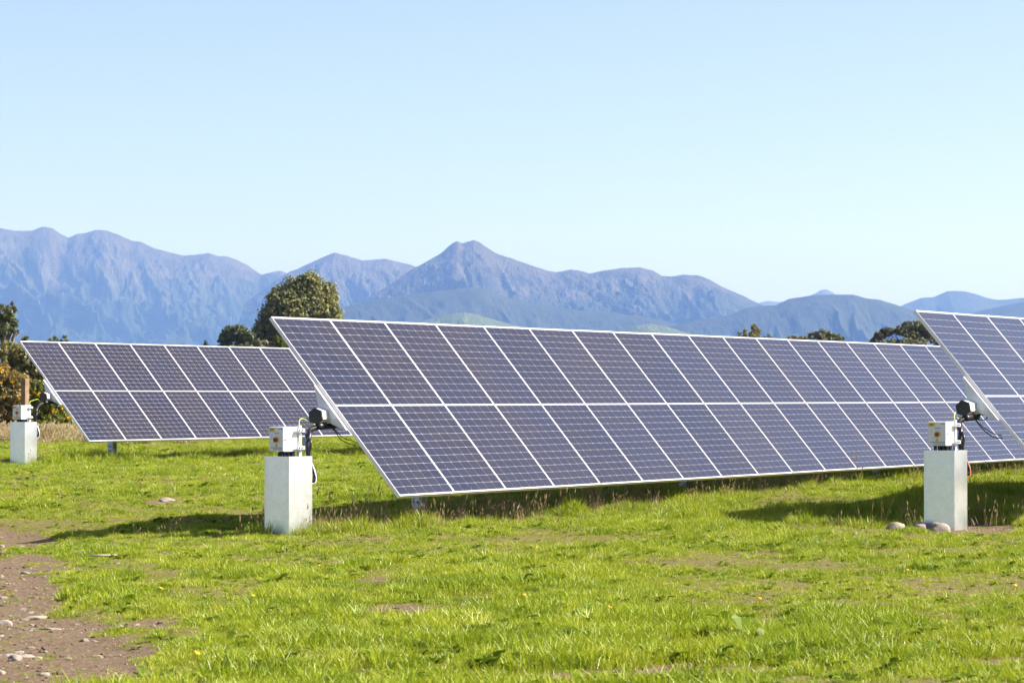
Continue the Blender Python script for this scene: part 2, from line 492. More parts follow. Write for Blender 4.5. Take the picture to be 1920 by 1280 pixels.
def build_ground():
    fine_x = np.arange(-13, 13.01, 0.16)
    ext = np.array([14.5, 17, 21, 27, 36, 50, 80, 140, 260, 500, 1000, 2200, 5000, 12000, 24000])
    xs = np.concatenate([-ext[::-1], fine_x, ext])
    fine_y = np.arange(11, 66, 0.16)
    ys = np.concatenate([[-3000, -900, -300, -100, -40, -15, -4, 2, 6, 8, 9.6], fine_y,
                         [67, 69, 72, 76, 81, 87, 94, 102, 112, 125, 145, 180, 240, 340, 500, 800, 1400, 2500, 4500, 8000, 14000, 26000]])
    X, Y = np.meshgrid(xs, ys)
    Z = ground_z(X, Y)
    inner = (np.abs(X) < 13.1) & (Y > 10.9) & (Y < 66.1)
    B = np.where(inner, bare(X, Y), 0.0)
    Z = Z - 0.035 * np.clip(B, 0, 1) + np.where(inner, 0.016 * (fbm(X * 4, Y * 4, 3) - 0.5), 0)
    nx, ny = len(xs), len(ys)
    idx = np.arange(nx * ny).reshape(ny, nx)
    F = np.stack([idx[:-1, :-1], idx[:-1, 1:], idx[1:, 1:], idx[1:, :-1]], -1).reshape(-1, 4)
    me = np_mesh('ground', np.stack([X, Y, Z], -1).reshape(-1, 3), [F], MAT['ground'], True)
    a = me.attributes.new('grassy', 'FLOAT', 'POINT')
    a.data.foreach_set('value', (1 - np.clip(B, 0, 1)).astype(np.float32).ravel())
    tag(obj('ground', me), kind='structure')
build_ground()

# ------------------------------------------------------------------ mountains and hills
def ridge(name, crest, D, dep, mat, cols, rows, spur_w, cut, skew=0.5, seed=0.0, back=0.5, power=1.15, rough=0.012, label=None):
    crest = sorted(crest)
    cx = np.array([c[0] for c in crest], float); cy = np.array([c[1] for c in crest], float)
    u = np.linspace(cx[0], cx[-1], cols)
    X0 = (u - 960) / FPX * D
    def crest_h(px):
        return np.interp(px, cx, (HOR - cy) / FPX * D + CAM_H)
    tf = np.linspace(0, 1, rows) ** 1.15
    tb = -np.linspace(0, 1, 10)[1:][::-1] * back
    T = np.concatenate([tb, tf])[:, None] * np.ones((1, cols))
    U = np.ones((len(T), 1)) * u[None, :]
    XX = np.ones((len(T), 1)) * X0[None, :]
    Y = D - T * dep
    ends = np.clip(np.minimum(u - cx[0], cx[-1] - u) / 60.0, 0, 1)[None, :]
    H = crest_h(U)
    sm = np.clip(np.abs(T) / 0.24, 0, 1); sm = sm * sm * (3 - 2 * sm)
    hm = float(np.max(H))
    # spurs and gullies: ridged noise drawn out down the slope
    xs = (XX + skew * T * dep * 0.5) / spur_w + seed
    warp = 0.95 * (fbm(xs * 1.1 + 40, T * 4.5 + seed, 4) - 0.5) * 2
    n1 = vnoise(xs + warp, T * 1.1 + seed * 3)
    r1 = np.abs(2 * n1 - 1)
    n2 = vnoise(xs * 2.3 + T * 2.5 + warp * 1.9 + 9, T * 4.6 + seed)
    r2 = np.abs(2 * n2 - 1)
    n3 = vnoise(xs * 5.2 - T * 4 + warp * 2.6 + 5, T * 12 + seed)
    r3 = np.abs(2 * n3 - 1)
    n4 = vnoise(xs * 11.0 + warp * 4 + 2, T * 26 + seed)
    r4 = np.abs(2 * n4 - 1)
    valley = np.clip(0.64 * r1 * 1.25 + 0.32 * r2 + 0.17 * r3 + 0.06 * r4, 0, 1.1)
    env = sm * np.clip((1.02 - np.abs(T)) * 1.7, 0, 1)
    g = np.clip(1 - np.abs(T), 0, 1) ** power
    Z = H * g * (1 - cut * env * valley)
    det = fbm(XX / (spur_w * 0.13), Y / (spur_w * 0.13), 5, 0.6) - 0.5
    Z = Z + hm * rough * 2.9 * det * np.clip(np.abs(T) * 12 + 0.12, 0, 1) * np.clip((1 - np.abs(T)) * 4, 0, 1)
    Z = Z * ends - 4.0 * (1 - g)
    n0 = len(T)
    idx = np.arange(n0 * cols).reshape(n0, cols)
    F = np.stack([idx[:-1, :-1], idx[1:, :-1], idx[1:, 1:], idx[:-1, 1:]], -1).reshape(-1, 4)
    me = np_mesh(name, np.stack([XX, Y, Z], -1).reshape(-1, 3), [F], mat, True)
    a = me.attributes.new('rel', 'FLOAT', 'POINT')
    a.data.foreach_set('value', (Z / hm).astype(np.float32).ravel())
    o = obj(name, me)
    tag(o, label, None, None, 'structure')
    return o

ridge('mountain_range', [(-520, 520), (-400, 470), (-300, 462), (-180, 440), (-90, 448), (-40, 430), (0, 427), (28, 433), (60, 432), (72, 427), (82, 425), (98, 428), (110, 436), (128, 446), (145, 438), (160, 437), (178, 430),
       (200, 432), (222, 440), (248, 452), (262, 453), (290, 465), (320, 473), (345, 479), (372, 476), (392, 474), (410, 480), (425, 481), (445, 487), (462, 496), (480, 508), (490, 515),
       (505, 511), (525, 507), (537, 511), (570, 530), (640, 560), (760, 610)], 12500, 2300, MAT['alp'], 900, 190, 250, 0.76, -0.9, 2.3, rough=0.026)
ridge('mountain_range', [(400, 610), (470, 560), (520, 522), (543, 509), (560, 503), (580, 493), (605, 482), (628, 473), (650, 479), (680, 488), (705, 486), (722, 485), (745, 490), (772, 497), (820, 515), (900, 560)],
      11200, 1900, MAT['alp'], 520, 150, 190, 0.74, -0.9, 7.7, rough=0.026)
ridge('mountain_range', [(560, 640), (640, 585), (690, 557), (720, 540), (740, 528), (757, 514), (775, 503), (800, 490), (818, 480), (830, 472), (840, 462), (850, 454), (858, 452), (868, 456), (878, 453), (888, 450), (900, 455),
       (912, 463), (930, 475), (955, 483), (975, 490), (1000, 498), (1020, 505), (1043, 510), (1070, 505), (1085, 507), (1105, 512), (1140, 506), (1170, 502), (1200, 501), (1222, 506), (1240, 516), (1260, 518),
       (1280, 515), (1310, 516), (1330, 524), (1360, 540), (1390, 553), (1420, 567), (1460, 590), (1520, 630)], 9600, 1900, MAT['alp'], 900, 170, 210, 0.68, -0.8, 4.1, rough=0.026)
ridge('distant_peak', [(1330, 620), (1400, 577), (1425, 567), (1440, 564), (1460, 566), (1500, 562), (1530, 549), (1540, 543), (1550, 542), (1562, 548), (1580, 560), (1640, 590)], 14500, 1500, MAT['alp'], 200, 50, 220, 0.3, 0, 1.2)
ridge('mountain_range', [(1600, 625), (1650, 592), (1690, 573), (1710, 565), (1728, 558), (1750, 557), (1775, 546), (1790, 545), (1810, 546), (1830, 551), (1850, 558), (1870, 562), (1890, 561), (1920, 558), (1980, 560), (2060, 548), (2180, 556), (2300, 580), (2420, 620)],
      11600, 1500, MAT['forest_hill'], 360, 80, 240, 0.35, -0.5, 5.9)
ridge('hill', [(1700, 640), (1800, 592), (1840, 582), (1880, 573), (1920, 566), (1990, 560), (2100, 566), (2240, 590), (2380, 640)], 8800, 1200, MAT['forest_hill'], 220, 70, 200, 0.35, -0.5, 8.4)
ridge('hill', [(480, 640), (560, 605), (640, 577), (680, 567), (720, 560), (760, 552), (800, 548), (840, 543), (880, 538), (910, 542), (950, 556), (1000, 568), (1040, 575), (1090, 582), (1140, 585), (1200, 592), (1260, 604), (1340, 640)],
      8300, 1100, MAT['forest_hill'], 520, 110, 150, 0.5, -0.6, 3.3)
ridge('hill', [(1130, 650), (1220, 622), (1280, 605), (1330, 598), (1370, 590), (1400, 577), (1430, 573), (1455, 572), (1480, 560), (1500, 557), (1530, 553), (1560, 552), (1600, 552), (1625, 559), (1650, 562), (1680, 571),
       (1700, 578), (1740, 590), (1800, 602), (1900, 616), (2000, 640)], 7900, 1100, MAT['forest_hill'], 520, 110, 150, 0.5, -0.6, 6.1)
ridge('pasture_hill', [(520, 672), (640, 640), (740, 616), (790, 602), (825, 593), (850, 587), (870, 585), (895, 590), (930, 600), (960, 608), (1010, 620), (1090, 640), (1200, 672)], 6900, 700, MAT['pasture'], 300, 70, 110, 0.4, -0.5, 2.9)
ridge('pasture_hill', [(980, 676), (1080, 648), (1150, 624), (1190, 611), (1215, 607), (1250, 612), (1290, 624), (1370, 648), (1480, 676)], 6500, 660, MAT['pasture'], 240, 60, 110, 0.4, -0.5, 9.2)

# ------------------------------------------------------------------ haze
hz = MB().box(-4200, 4200, -300, 14900, -6.0, 760.0)
mh = bpy.data.materials.new('haze'); mh.use_nodes = True
hn = mh.node_tree
hn.nodes.remove(hn.nodes['Principled BSDF'])
pv = hn.nodes.new('ShaderNodeVolumePrincipled')
pv.inputs['Color'].default_value = (0.215, 0.415, 1.0, 1)
pv.inputs['Absorption Color'].default_value = (1, 1, 1, 1)
pv.inputs['Density'].default_value = 7.0e-5
pv.inputs['Anisotropy'].default_value = 0.3
hn.links.new(pv.outputs[0], hn.nodes['Material Output'].inputs['Volume'])
tag(hz.build('haze', mh), kind='stuff')

# ------------------------------------------------------------------ solar tracker rows
PSI = math.radians(26.604)
AX = Vector((math.sin(PSI), math.cos(PSI), 0))
HH = Vector((-math.cos(PSI), math.sin(PSI), 0))
RZ = math.pi / 2 - PSI
P_MOD, W_MOD, H_MOD = 1.150, 1.144, 2.278
LIP = 0.008
def panel_meshes():
    lam = MB().box(LIP, W_MOD - LIP, -H_MOD / 2 + LIP, H_MOD / 2 - LIP, -0.006, 0.0).mesh('panel_laminate', MAT['backsheet'])
    fr = MB()
    fr.box(0, LIP, -H_MOD / 2, H_MOD / 2, -0.034, 0.003)
    fr.box(W_MOD - LIP, W_MOD, -H_MOD / 2, H_MOD / 2, -0.034, 0.003)
    fr.box(LIP, W_MOD - LIP, -H_MOD / 2, -H_MOD / 2 + LIP, -0.034, 0.0028)
    fr.box(LIP, W_MOD - LIP, H_MOD / 2 - LIP, H_MOD / 2, -0.034, 0.0028)
    frame = fr.mesh('panel_frame', MAT['frame'])
    mx = LIP + 0.008
    px = (W_MOD - 2 * mx) / 6
    my = LIP + 0.012
    half = H_MOD / 2 - my - 0.011
    py = half / 12
    cw, ch = px - 0.0043, py - 0.0033
    centres = []
    for i in range(6):
        for j in range(12):
            centres.append((mx + (i + 0.5) * px, -H_MOD / 2 + my + (j + 0.5) * py))
            centres.append((mx + (i + 0.5) * px, H_MOD / 2 - my - (j + 0.5) * py))
    q = 0.007
    oct_ = [(-cw / 2 + q, -ch / 2), (cw / 2 - q, -ch / 2), (cw / 2, -ch / 2 + q), (cw / 2, ch / 2 - q), (cw / 2 - q, ch / 2), (-cw / 2 + q, ch / 2), (-cw / 2, ch / 2 - q), (-cw / 2, -ch / 2 + q)]
    one = MB().prism(oct_, 'z', 0.0002, 0.0009).mesh('solar_cell', MAT['cell'])
    V = []; F = []
    for k, (x, y) in enumerate(centres):
        for (a, c) in oct_: V.append((x + a, y + c, 0.0009))
        F.append([k * 8 + t for t in range(8)])
    grid = np_mesh('solar_cell_grid', V, [np.array(F)], MAT['cell'])
    return lam, frame, one, grid, centres
LAM, FRAME, CELL, GRID, CENTRES = panel_meshes()
# torque tube clamps along a row
def i_beam(h, w=0.10, d=0.15, t=0.009):
    m = MB()
    m.box(-d / 2, -d / 2 + t, -w / 2, w / 2, -0.4, h)
    m.box(d / 2 - t, d / 2, -w / 2, w / 2, -0.4, h)
    m.box(-d / 2 + t, d / 2 - t, -t / 2, t / 2, -0.4, h - 0.002)
    return m

TUBE_D = 0.165        # tube centre below the glass
def hex_poly(r, ph=0.0):
    return [(r * math.cos(math.pi / 6 + ph + k * math.pi / 3), r * math.sin(math.pi / 6 + ph + k * math.pi / 3)) for k in range(6)]

POST_MESH = None
def tracker_row(origin, tau_deg, n_mod, cells_on, label, tube_end=-0.16, tube_d=TUBE_D, first_post=1.98):
    global POST_MESH
    tau = math.radians(tau_deg)
    g = gz(origin[0], origin[1])
    root = empty('solar_tracker_row', (origin[0], origin[1], g), RZ)
    tag(root, label, 'solar panels', 'rows of tracking solar panels')
    ha = origin[2] - g                       # height of the panel mid line above the base
    rot = (tau, 0, 0)
    for k in range(n_mod):
        wob = (random.uniform(-1, 1) * 0.0012, random.uniform(-1, 1) * 0.0012)
        p = obj('solar_panel', LAM, root, (k * P_MOD, 0, ha + wob[0]), (tau + wob[1], 0, 0))
        obj('frame', FRAME, p)
        if k in cells_on:
            for (x, y) in CENTRES:
                obj('solar_cell', CELL, p, (x, y, 0))
        else:
            o = obj('cell_grid', GRID, p)
            o['kind'] = 'stuff'
    L = n_mod * P_MOD
    # six-sided torque tube
    r = 0.078
    tb = MB().prism([(y, z - tube_d) for y, z in hex_poly(r)], 'x', tube_end + 0.012, L + 0.1).build('torque_tube', MAT['tube'], root, 0, False, (0, 0, ha), rot)
    cap = MB().prism([(y, z - tube_d) for y, z in hex_poly(r + 0.006)], 'x', tube_end - 0.006, tube_end + 0.018)
    capo = cap.build('end_cap', MAT['black'], tb, 0.003)
    ring = MB().tube([(tube_end - 0.011, 0, -tube_d), (tube_end - 0.005, 0, -tube_d)], 0.036, 24)
    ring.build('cap_boss', MAT['black'], tb, 0.002)
    # end bracket: gusset plate and bright rail, then plain brackets at each joint
    gus = [(-0.275, -0.038), (0.275, -0.038), (0.268, -0.062), (0.10, -0.150), (0.085, -tube_d - 0.03), (-0.085, -tube_d - 0.03), (-0.10, -0.150), (-0.268, -0.062)]
    def bracket(s):
        b = MB().prism(gus, 'x', s - 0.004, s + 0.004).build('bracket', MAT['galv_post'], root, 0, False, (0, 0, ha), rot)
        MB().box(s - 0.032, s + 0.03, -0.285, 0.285, -0.037, -0.0345).build('rail', MAT['frame'], b)
        return b
    bb = bracket(-0.012)
    m = MB()
    for yy in (-0.05, 0.05):
        m.tube([(-0.024, yy, -0.125), (-0.0165, yy, -0.125)], 0.009, 8)
    m.build('bolt', MAT['steel'], bb)
    for k in range(1, n_mod + 1, 2):
        bracket(k * P_MOD - 0.004)
    # driven posts
    k = 0
    s = first_post
    while s < L:
        w = origin + AX * s
        gp = gz(w.x, w.y) - g
        n = Vector((0, -math.sin(tau), math.cos(tau)))
        c = n * (-tube_d)
        po = i_beam(ha + c.z - gp - 0.06).build('post', MAT['galv_post'], root, 0, False, (s, c.y, gp))
        if k == 0:
            for dy in (-0.022, 0.022):
                for dz in (0.22, 0.30):
                    MB().tube([(-0.085, dy, dz), (-0.0745, dy, dz)], 0.011, 8).build('bolt', MAT['ink'], po)
        MB().box(s - 0.05, s + 0.05, c.y - 0.06, c.y + 0.06, ha + c.z - 0.11, ha + c.z - 0.07).build('bearing', MAT['black'], root)
        s += 6.9
        k += 1
    return root, ha

Z0 = CAM_H
OB = Vector((-1.7345, 30.9215, -0.0905 + Z0 + 0.0))
OA = Vector((-7.9519, 54.8885, 0.0925 + Z0))
OC = Vector((4.7759, 31.9149, 0.0013 + Z0))
rowB, haB = tracker_row(OB, 50.31, 30, (0, 1), 'long middle row of tilted dark solar panels spanning the centre of the picture')
rowA, haA = tracker_row(OA, 49.94, 26, (0, 1), 'farthest row of tilted solar panels at the left, beside the brown bushes')
rowC, haC = tracker_row(OC, 50.11, 12, (0, 1), 'row of tilted pale blue solar panels cut off by the right edge', -0.24, 0.19, 2.35)

# ------------------------------------------------------------------ control pedestals
def pedestal(origin, s, alpha_deg, hexp, label, loose, soot):
    al = math.radians(alpha_deg)
    base = origin + AX * s + Vector((-0.124, 0.062, 0))
    x, y = base.x, base.y
    z = gz(x, y) - 0.01
    root = empty('control_pedestal', (x, y, z))
    tag(root, label, 'control pedestal', 'control pedestals at the row ends')
    R = (0, 0, -al)
    w = 0.16; hgt = 0.76; t = 0.004
    c = MB()
    # folded sheet cover, open on top
    c.box(-w, w, -w, -w + t, -0.05, hgt)
    c.box(-w, w, w - t, w, -0.05, hgt)
    c.box(-w, -w + t, -w + t, w - t, -0.05, hgt)
    c.box(w - t, w, -w + t, w - t, -0.05, hgt)
    c.box(-w + t, w - t, -w + t, w - t, hgt - 0.06, hgt - 0.055)
    cov = c.build('cover', MAT['galv'], root, 0, False, (0, 0, 0), R)
    MB().box(-w - 0.003, -w + 0.012, -w - 0.003, -w - 0.0005, 0.0, hgt - 0.003).build('folded_seam', MAT['galv'], cov)
    # enclosure
    bx, by = -0.035, -0.035
    b0 = hgt + 0.045; bh = 0.238; bw = 0.096
    box = MB().box(bx - bw, bx + bw, by - bw, by + bw, b0, b0 + bh).build('enclosure', MAT['box'], root, 0.004, False, (0, 0, 0), R)
    fy = by - bw
    MB().box(bx - bw + 0.004, bx + bw - 0.004, fy - 0.006, fy - 0.0005, b0 + 0.004, b0 + bh - 0.004).build('lid', MAT['box'], box, 0.002)
    fy -= 0.0062
    def lab(name, x0, x1, z0, z1, mat, par=box, d=0.0015):
        return MB().box(bx - bw + x0, bx - bw + x1, fy - d, fy, b0 + z0, b0 + z1).build(name, mat, par)
    yl = lab('yellow_label', 0.008, 0.078, 0.188, 0.228, MAT['yellow'])
    for q in range(2):
        MB().box(bx - bw + 0.018, bx - bw + 0.066 - q * 0.012, fy - 0.0022, fy - 0.0016, b0 + 0.211 - q * 0.013, b0 + 0.217 - q * 0.013).build('print_line', MAT['ink'], yl)
    wl = lab('white_label', 0.012, 0.066, 0.088, 0.178, MAT['white_label'])
    for q in range(3):
        MB().box(bx - bw + 0.020, bx - bw + 0.056 - q * 0.008, fy - 0.0021, fy - 0.0016, b0 + 0.160 - q * 0.022, b0 + 0.163 - q * 0.022).build('print_line', MAT['ink'], wl)
    for (x0, x1, z0) in ((0.075, 0.135, 0.172), (0.135, 0.182, 0.214), (0.025, 0.178, 0.034), (0.055, 0.178, 0.018)):
        lab('print_line', x0, x1, z0, z0 + 0.005, MAT['ink'], box, 0.0008)
    sw = MB().tube([(bx + 0.006, fy - 0.004, b0 + 0.112), (bx + 0.006, fy, b0 + 0.112)], 0.032, 20).build('isolator_switch', MAT['yellow'], box)
    MB().tube([(bx + 0.006, fy - 0.03, b0 + 0.112), (bx + 0.006, fy - 0.0041, b0 + 0.112)], 0.019, 16).box(bx - 0.001, bx + 0.013, fy - 0.038, fy - 0.0301, b0 + 0.090, b0 + 0.134).build('switch_knob', MAT['red'], sw)
    tri = MB().prism([(bx - 0.016, b0 + 0.046), (bx + 0.022, b0 + 0.046), (bx + 0.003, b0 + 0.078)], 'y', fy - 0.0015, fy).build('warning_triangle', MAT['yellow'], box)
    MB().prism([(bx - 0.002, b0 + 0.051), (bx + 0.007, b0 + 0.051), (bx + 0.003, b0 + 0.070)], 'y', fy - 0.0022, fy - 0.0016).build('warning_mark', MAT['ink'], tri)
    MB().tube([(bx + bw, by - 0.075, b0 + 0.118), (bx + bw + 0.012, by - 0.075, b0 + 0.118)], 0.009, 10).build('lid_latch', MAT['steel'], box)
    MB().tube([(bx + bw, by - 0.030, b0 + 0.118), (bx + bw + 0.004, by - 0.030, b0 + 0.118)], 0.006, 10).build('lid_latch', MAT['steel'], box)
    # sockets and glands under the box
    gl = MB()
    for q in range(4):
        gl.tube([(bx - 0.066 + q * 0.042, by + 0.01, hgt - 0.055), (bx - 0.066 + q * 0.042, by + 0.01, b0 - 0.0005)], 0.016, 10)
    gl.box(bx - 0.05, bx + 0.085, by + 0.03, by + 0.07, hgt - 0.054, b0 - 0.0005)
    gl.build('cable_gland', MAT['black'], root, 0, False, (0, 0, 0), R)
    # strut carrying the box, with two clamps
    st = MB().box(bx + bw - 0.012, bx + bw + 0.016, by + bw + 0.004, by + bw + 0.036, hgt - 0.054, b0 + bh + 0.012).build('strut', MAT['box'], root, 0, False, (0, 0, 0), R)
    for zz in (b0 + 0.035, b0 + bh - 0.035):
        cl = MB().box(bx + bw + 0.0225, bx + bw + 0.05, by + 0.052, by + bw + 0.05, zz - 0.016, zz + 0.016).build('clamp', MAT['box'], st, 0.002)
        for q in (0.068, 0.105):
            MB().tube([(bx + bw + 0.0505, by + q, zz), (bx + bw + 0.058, by + q, zz)], 0.008, 8).build('screw', MAT['ink'], cl)
    # conduits from tube end to pedestal
    hx, hy, hz_ = hexp
    A = Vector((hx, hy, hz_ - z)) - Vector((x, y, 0))
    def cable(name, pts, rad, mat, n=8):
        return MB().tube(spline(pts, 6), rad, n).build(name, mat, root, 0, True)
    tube_dir = AX
    s0 = A + Vector((0, 0, -0.088))
    cable('conduit', [s0 + tube_dir * 0.42, s0 + tube_dir * 0.2 + Vector((0, 0, -0.012)), s0 + tube_dir * 0.02 + Vector((0, 0, -0.022)), s0 + Vector((-0.055, -0.1, -0.05)), (0.185, 0.25, 0.96), (0.170, 0.20, 0.87), (0.178, 0.18, 0.76), (0.215, 0.15, 0.66), (0.245, 0.13, 0.585), (0.238, 0.11, 0.53), (0.195, 0.10, 0.515)], 0.022, MAT['rubber'])
    cable('conduit', [s0 + tube_dir * 0.35 + Vector((0.035, 0, 0.008)), s0 + tube_dir * 0.1 + Vector((0.04, 0, -0.01)), s0 + Vector((-0.01, -0.02, -0.045)), s0 + Vector((-0.08, -0.16, -0.10)), (0.200, 0.16, 0.90), (0.192, 0.15, 0.80), (0.205, 0.13, 0.70)], 0.014, MAT['rubber'])
    cable('cable_sleeve', [s0 + tube_dir * 0.0 + Vector((0.02, 0, -0.012)), s0 + tube_dir * 0.3 + Vector((0.045, -0.01, 0.002))], 0.034, MAT['rubber'], 10)
    cable('cable', [(0.212, 0.13, 0.70), (0.240, 0.11, 0.62), (0.258, 0.10, 0.55), (0.245, 0.09, 0.495), (0.205, 0.085, 0.495)], 0.006, MAT['orange_wire'] if soot else MAT['tube'], 6)
    pa = Matrix.Rotation(-al, 3, 'Z') @ Vector((bx + bw, by + bw + 0.02, b0 + bh + 0.012))
    cable('earth_wire', [pa, pa + Vector((0.0, 0.03, 0.045)), pa + Vector((0.02, 0.10, 0.065)), A + Vector((-0.085, -0.05, -0.04)), A + Vector((-0.06, 0, -0.085)), A + tube_dir * 0.08 + Vector((0.02, 0, -0.09))], 0.0045, MAT['earthwire'], 6)
    e0 = s0 + tube_dir * 0.22 + Vector((0.03, 0, 0.01))
    if loose == 1:
        cable('cable', [e0, e0 + Vector((0.05, 0.05, -0.03)), e0 + Vector((0.10, 0.1, -0.035)), e0 + Vector((0.15, 0.12, -0.02))], 0.0045, MAT['rubber'], 6)
        cable('cable', [e0, e0 + Vector((0.06, 0.05, -0.07)), e0 + Vector((0.13, 0.14, -0.14)), e0 + Vector((0.22, 0.3, -0.17))], 0.0045, MAT['rubber'], 6)
        cable('cable', [e0, e0 + Vector((0.05, 0.05, -0.075)), e0 + Vector((0.12, 0.14, -0.165)), e0 + Vector((0.24, 0.3, -0.215))], 0.0045, MAT['rubber'], 6)
    elif loose == 2:
        cable('cable', [e0, e0 + Vector((0.05, 0.0, -0.035)), e0 + Vector((0.11, 0.0, -0.045)), e0 + Vector((0.145, 0.02, -0.02)), e0 + Vector((0.14, 0.04, 0.0))], 0.005, MAT['rubber'], 6)
        cable('cable', [e0, e0 + Vector((0.05, -0.02, -0.08)), e0 + Vector((0.13, -0.05, -0.17)), e0 + Vector((0.20, -0.06, -0.215)), e0 + Vector((0.29, -0.05, -0.225))], 0.0055, MAT['rubber'], 6)
        cable('cable', [e0, e0 + Vector((0.055, -0.02, -0.075)), e0 + Vector((0.14, -0.05, -0.145)), e0 + Vector((0.22, -0.06, -0.185)), e0 + Vector((0.285, -0.05, -0.20))], 0.0045, MAT['rubber'], 6)
    return root
def hex_point(o, tau_deg, s, d):
    tau = math.radians(tau_deg)
    n = Vector((0, 0, 1)) * math.cos(tau) - HH * math.sin(tau)
    return o + AX * s - n * d
pedB = pedestal(OB, -0.65, 40, hex_point(OB, 50.31, -0.16, 0.165), 'clean galvanised control pedestal with switch box, left of the long middle panel row', 1, False)
pedA = pedestal(OA, -0.72, 31, hex_point(OA, 49.94, -0.16, 0.165), 'small far control pedestal with switch box near the wooden post and bushes', 0, False)
pedC = pedestal(OC, -0.80, 31, hex_point(OC, 50.11, -0.24, 0.19), 'stained control pedestal with switch box and stones at its foot, at the right', 2, True)
#@@PART2
# ------------------------------------------------------------------ trees and bushes
def leaf_cloud(lobes, n_leaf, size, rng, clump=0.33, droop=0.0, aspect=0.55):
    """many small leaf faces gathered in clumps over the lobes (cx,cy,cz,rx,ry,rz)"""
    vol = np.array([(l[3] * l[4] * l[5]) ** 0.72 for l in lobes]); vol = vol / vol.sum()
    Vs = []
    for l, sh in zip(lobes, vol):
        n = max(40, int(n_leaf * sh))
        nc = max(6, n // 34)
        d = rng.normal(size=(nc, 3)); d /= np.linalg.norm(d, axis=1)[:, None]
        rad = 0.62 + 0.42 * rng.random(nc) ** 0.7
        cc = d * rad[:, None] * np.array(l[3:6]) + np.array(l[0:3])
        cr = clump * min(l[3], l[4], l[5]) * (0.55 + 0.8 * rng.random(nc))
        k = rng.integers(0, nc, n)
        o = rng.normal(size=(n, 3)) * np.array([1, 1, 0.75])
        o /= np.maximum(np.linalg.norm(o, axis=1), 0.35)[:, None]
        p = cc[k] + o * (cr[k] * (0.45 + 0.65 * rng.random(n)))[:, None]
        # leaves look outwards from their clump, with scatter
        nor = o + rng.normal(size=(n, 3)) * 0.55 + np.array([0, 0, 0.35])
        nor /= np.linalg.norm(nor, axis=1)[:, None]
        a = np.cross(nor, rng.normal(size=(n, 3))); a /= np.maximum(np.linalg.norm(a, axis=1), 1e-6)[:, None]
        if droop: a[:, 2] -= droop; a /= np.linalg.norm(a, axis=1)[:, None]
        b = np.cross(nor, a)
        s = size * (0.6 + 0.8 * rng.random(n))
        Vs.append(np.stack([p - a * s[:, None], p - b * (s * aspect)[:, None] , p + a * s[:, None], p + b * (s * aspect)[:, None]], 1))
    V = np.concatenate(Vs)
    return V.reshape(-1, 3), np.arange(len(V) * 4).reshape(-1, 4)

def woody(name, label, cat, D, bx, lobes_px, n_leaf, leaf, mat, group=None, trunk=True, seed=1, clump=0.33, droop=0.0, aspect=0.55, flowers=0, bark=None, depth=1.0, twigs=0):
    """a tree or bush whose crown lobes are given where the photograph shows them, at distance D"""
    rng = np.random.default_rng(seed)
    k = D / FPX
    x0 = (bx - 960) * k
    z0 = gz(x0, D)
    root = empty(name, (x0, D, z0))
    tag(root, label, cat, group)
    lobes = []
    for i, l in enumerate(lobes_px):
        px, py, r = l[0], l[1], l[2]
        ry = l[3] if len(l) > 3 else r
        lobes.append(((px - bx) * k, (rng.random() - 0.5) * r * k * 0.9 * depth, CAM_H - z0 + (HOR - py) * k, r * k, r * k * depth, ry * k))
    V, F = leaf_cloud(lobes, n_leaf, leaf, rng, clump, droop, aspect)
    V[:, 2] = np.maximum(V[:, 2], 0.02)
    cr = obj('crown', np_mesh(name + '_crown', V, [F], mat), root)
    zt = max(l[2] for l in lobes)
    if trunk:
        zc = zt * 0.55
        rt = 0.02 + zt * 0.022
        tr = MB().tube([(0, 0, -0.1), (0.02 * zt, 0.01 * zt, zc * 0.5), (0, 0.02 * zt, zc), (0, 0, zt * 0.92)], [rt, rt * 0.8, rt * 0.6, rt * 0.12], 8).build('trunk', bark or MAT['bark'], root, 0, True)
        lm = MB()
        for l in lobes:
            zs = min(l[2] * 0.6, zc)
            mid = ((l[0]) * 0.5, l[1] * 0.5, (zs + l[2]) * 0.5 + 0.02 * zt)
            lm.tube([(0, 0, zs), mid, (l[0], l[1], l[2])], [rt * 0.5, rt * 0.32, rt * 0.1], 6)
            for q in range(twigs):
                d = Vector(rng.normal(size=3)); d.normalize()
                e = Vector(l[0:3]) + Vector((d.x * l[3], d.y * l[4], abs(d.z) * l[5])) * 1.05
                lm.tube([mid, (Vector(mid) + e) * 0.5 + Vector((0, 0, 0.03 * zt)), e], [rt * 0.22, rt * 0.14, rt * 0.04], 5)
        lm.build('limbs', bark or MAT['bark'], root, 0, True)
    if flowers:
        V, F = leaf_cloud([(l[0], l[1] - 0.06, l[2], l[3] * 1.05, l[4] * 1.05, l[5] * 1.05) for l in lobes], flowers, leaf * 0.8, rng, clump * 0.7, 0, 0.8)
        V[:, 2] = np.maximum(V[:, 2], 0.02)
        obj('blossom', np_mesh(name + '_blossom', V, [F], MAT['gorse_flower']), root)['kind'] = 'stuff'
    return root

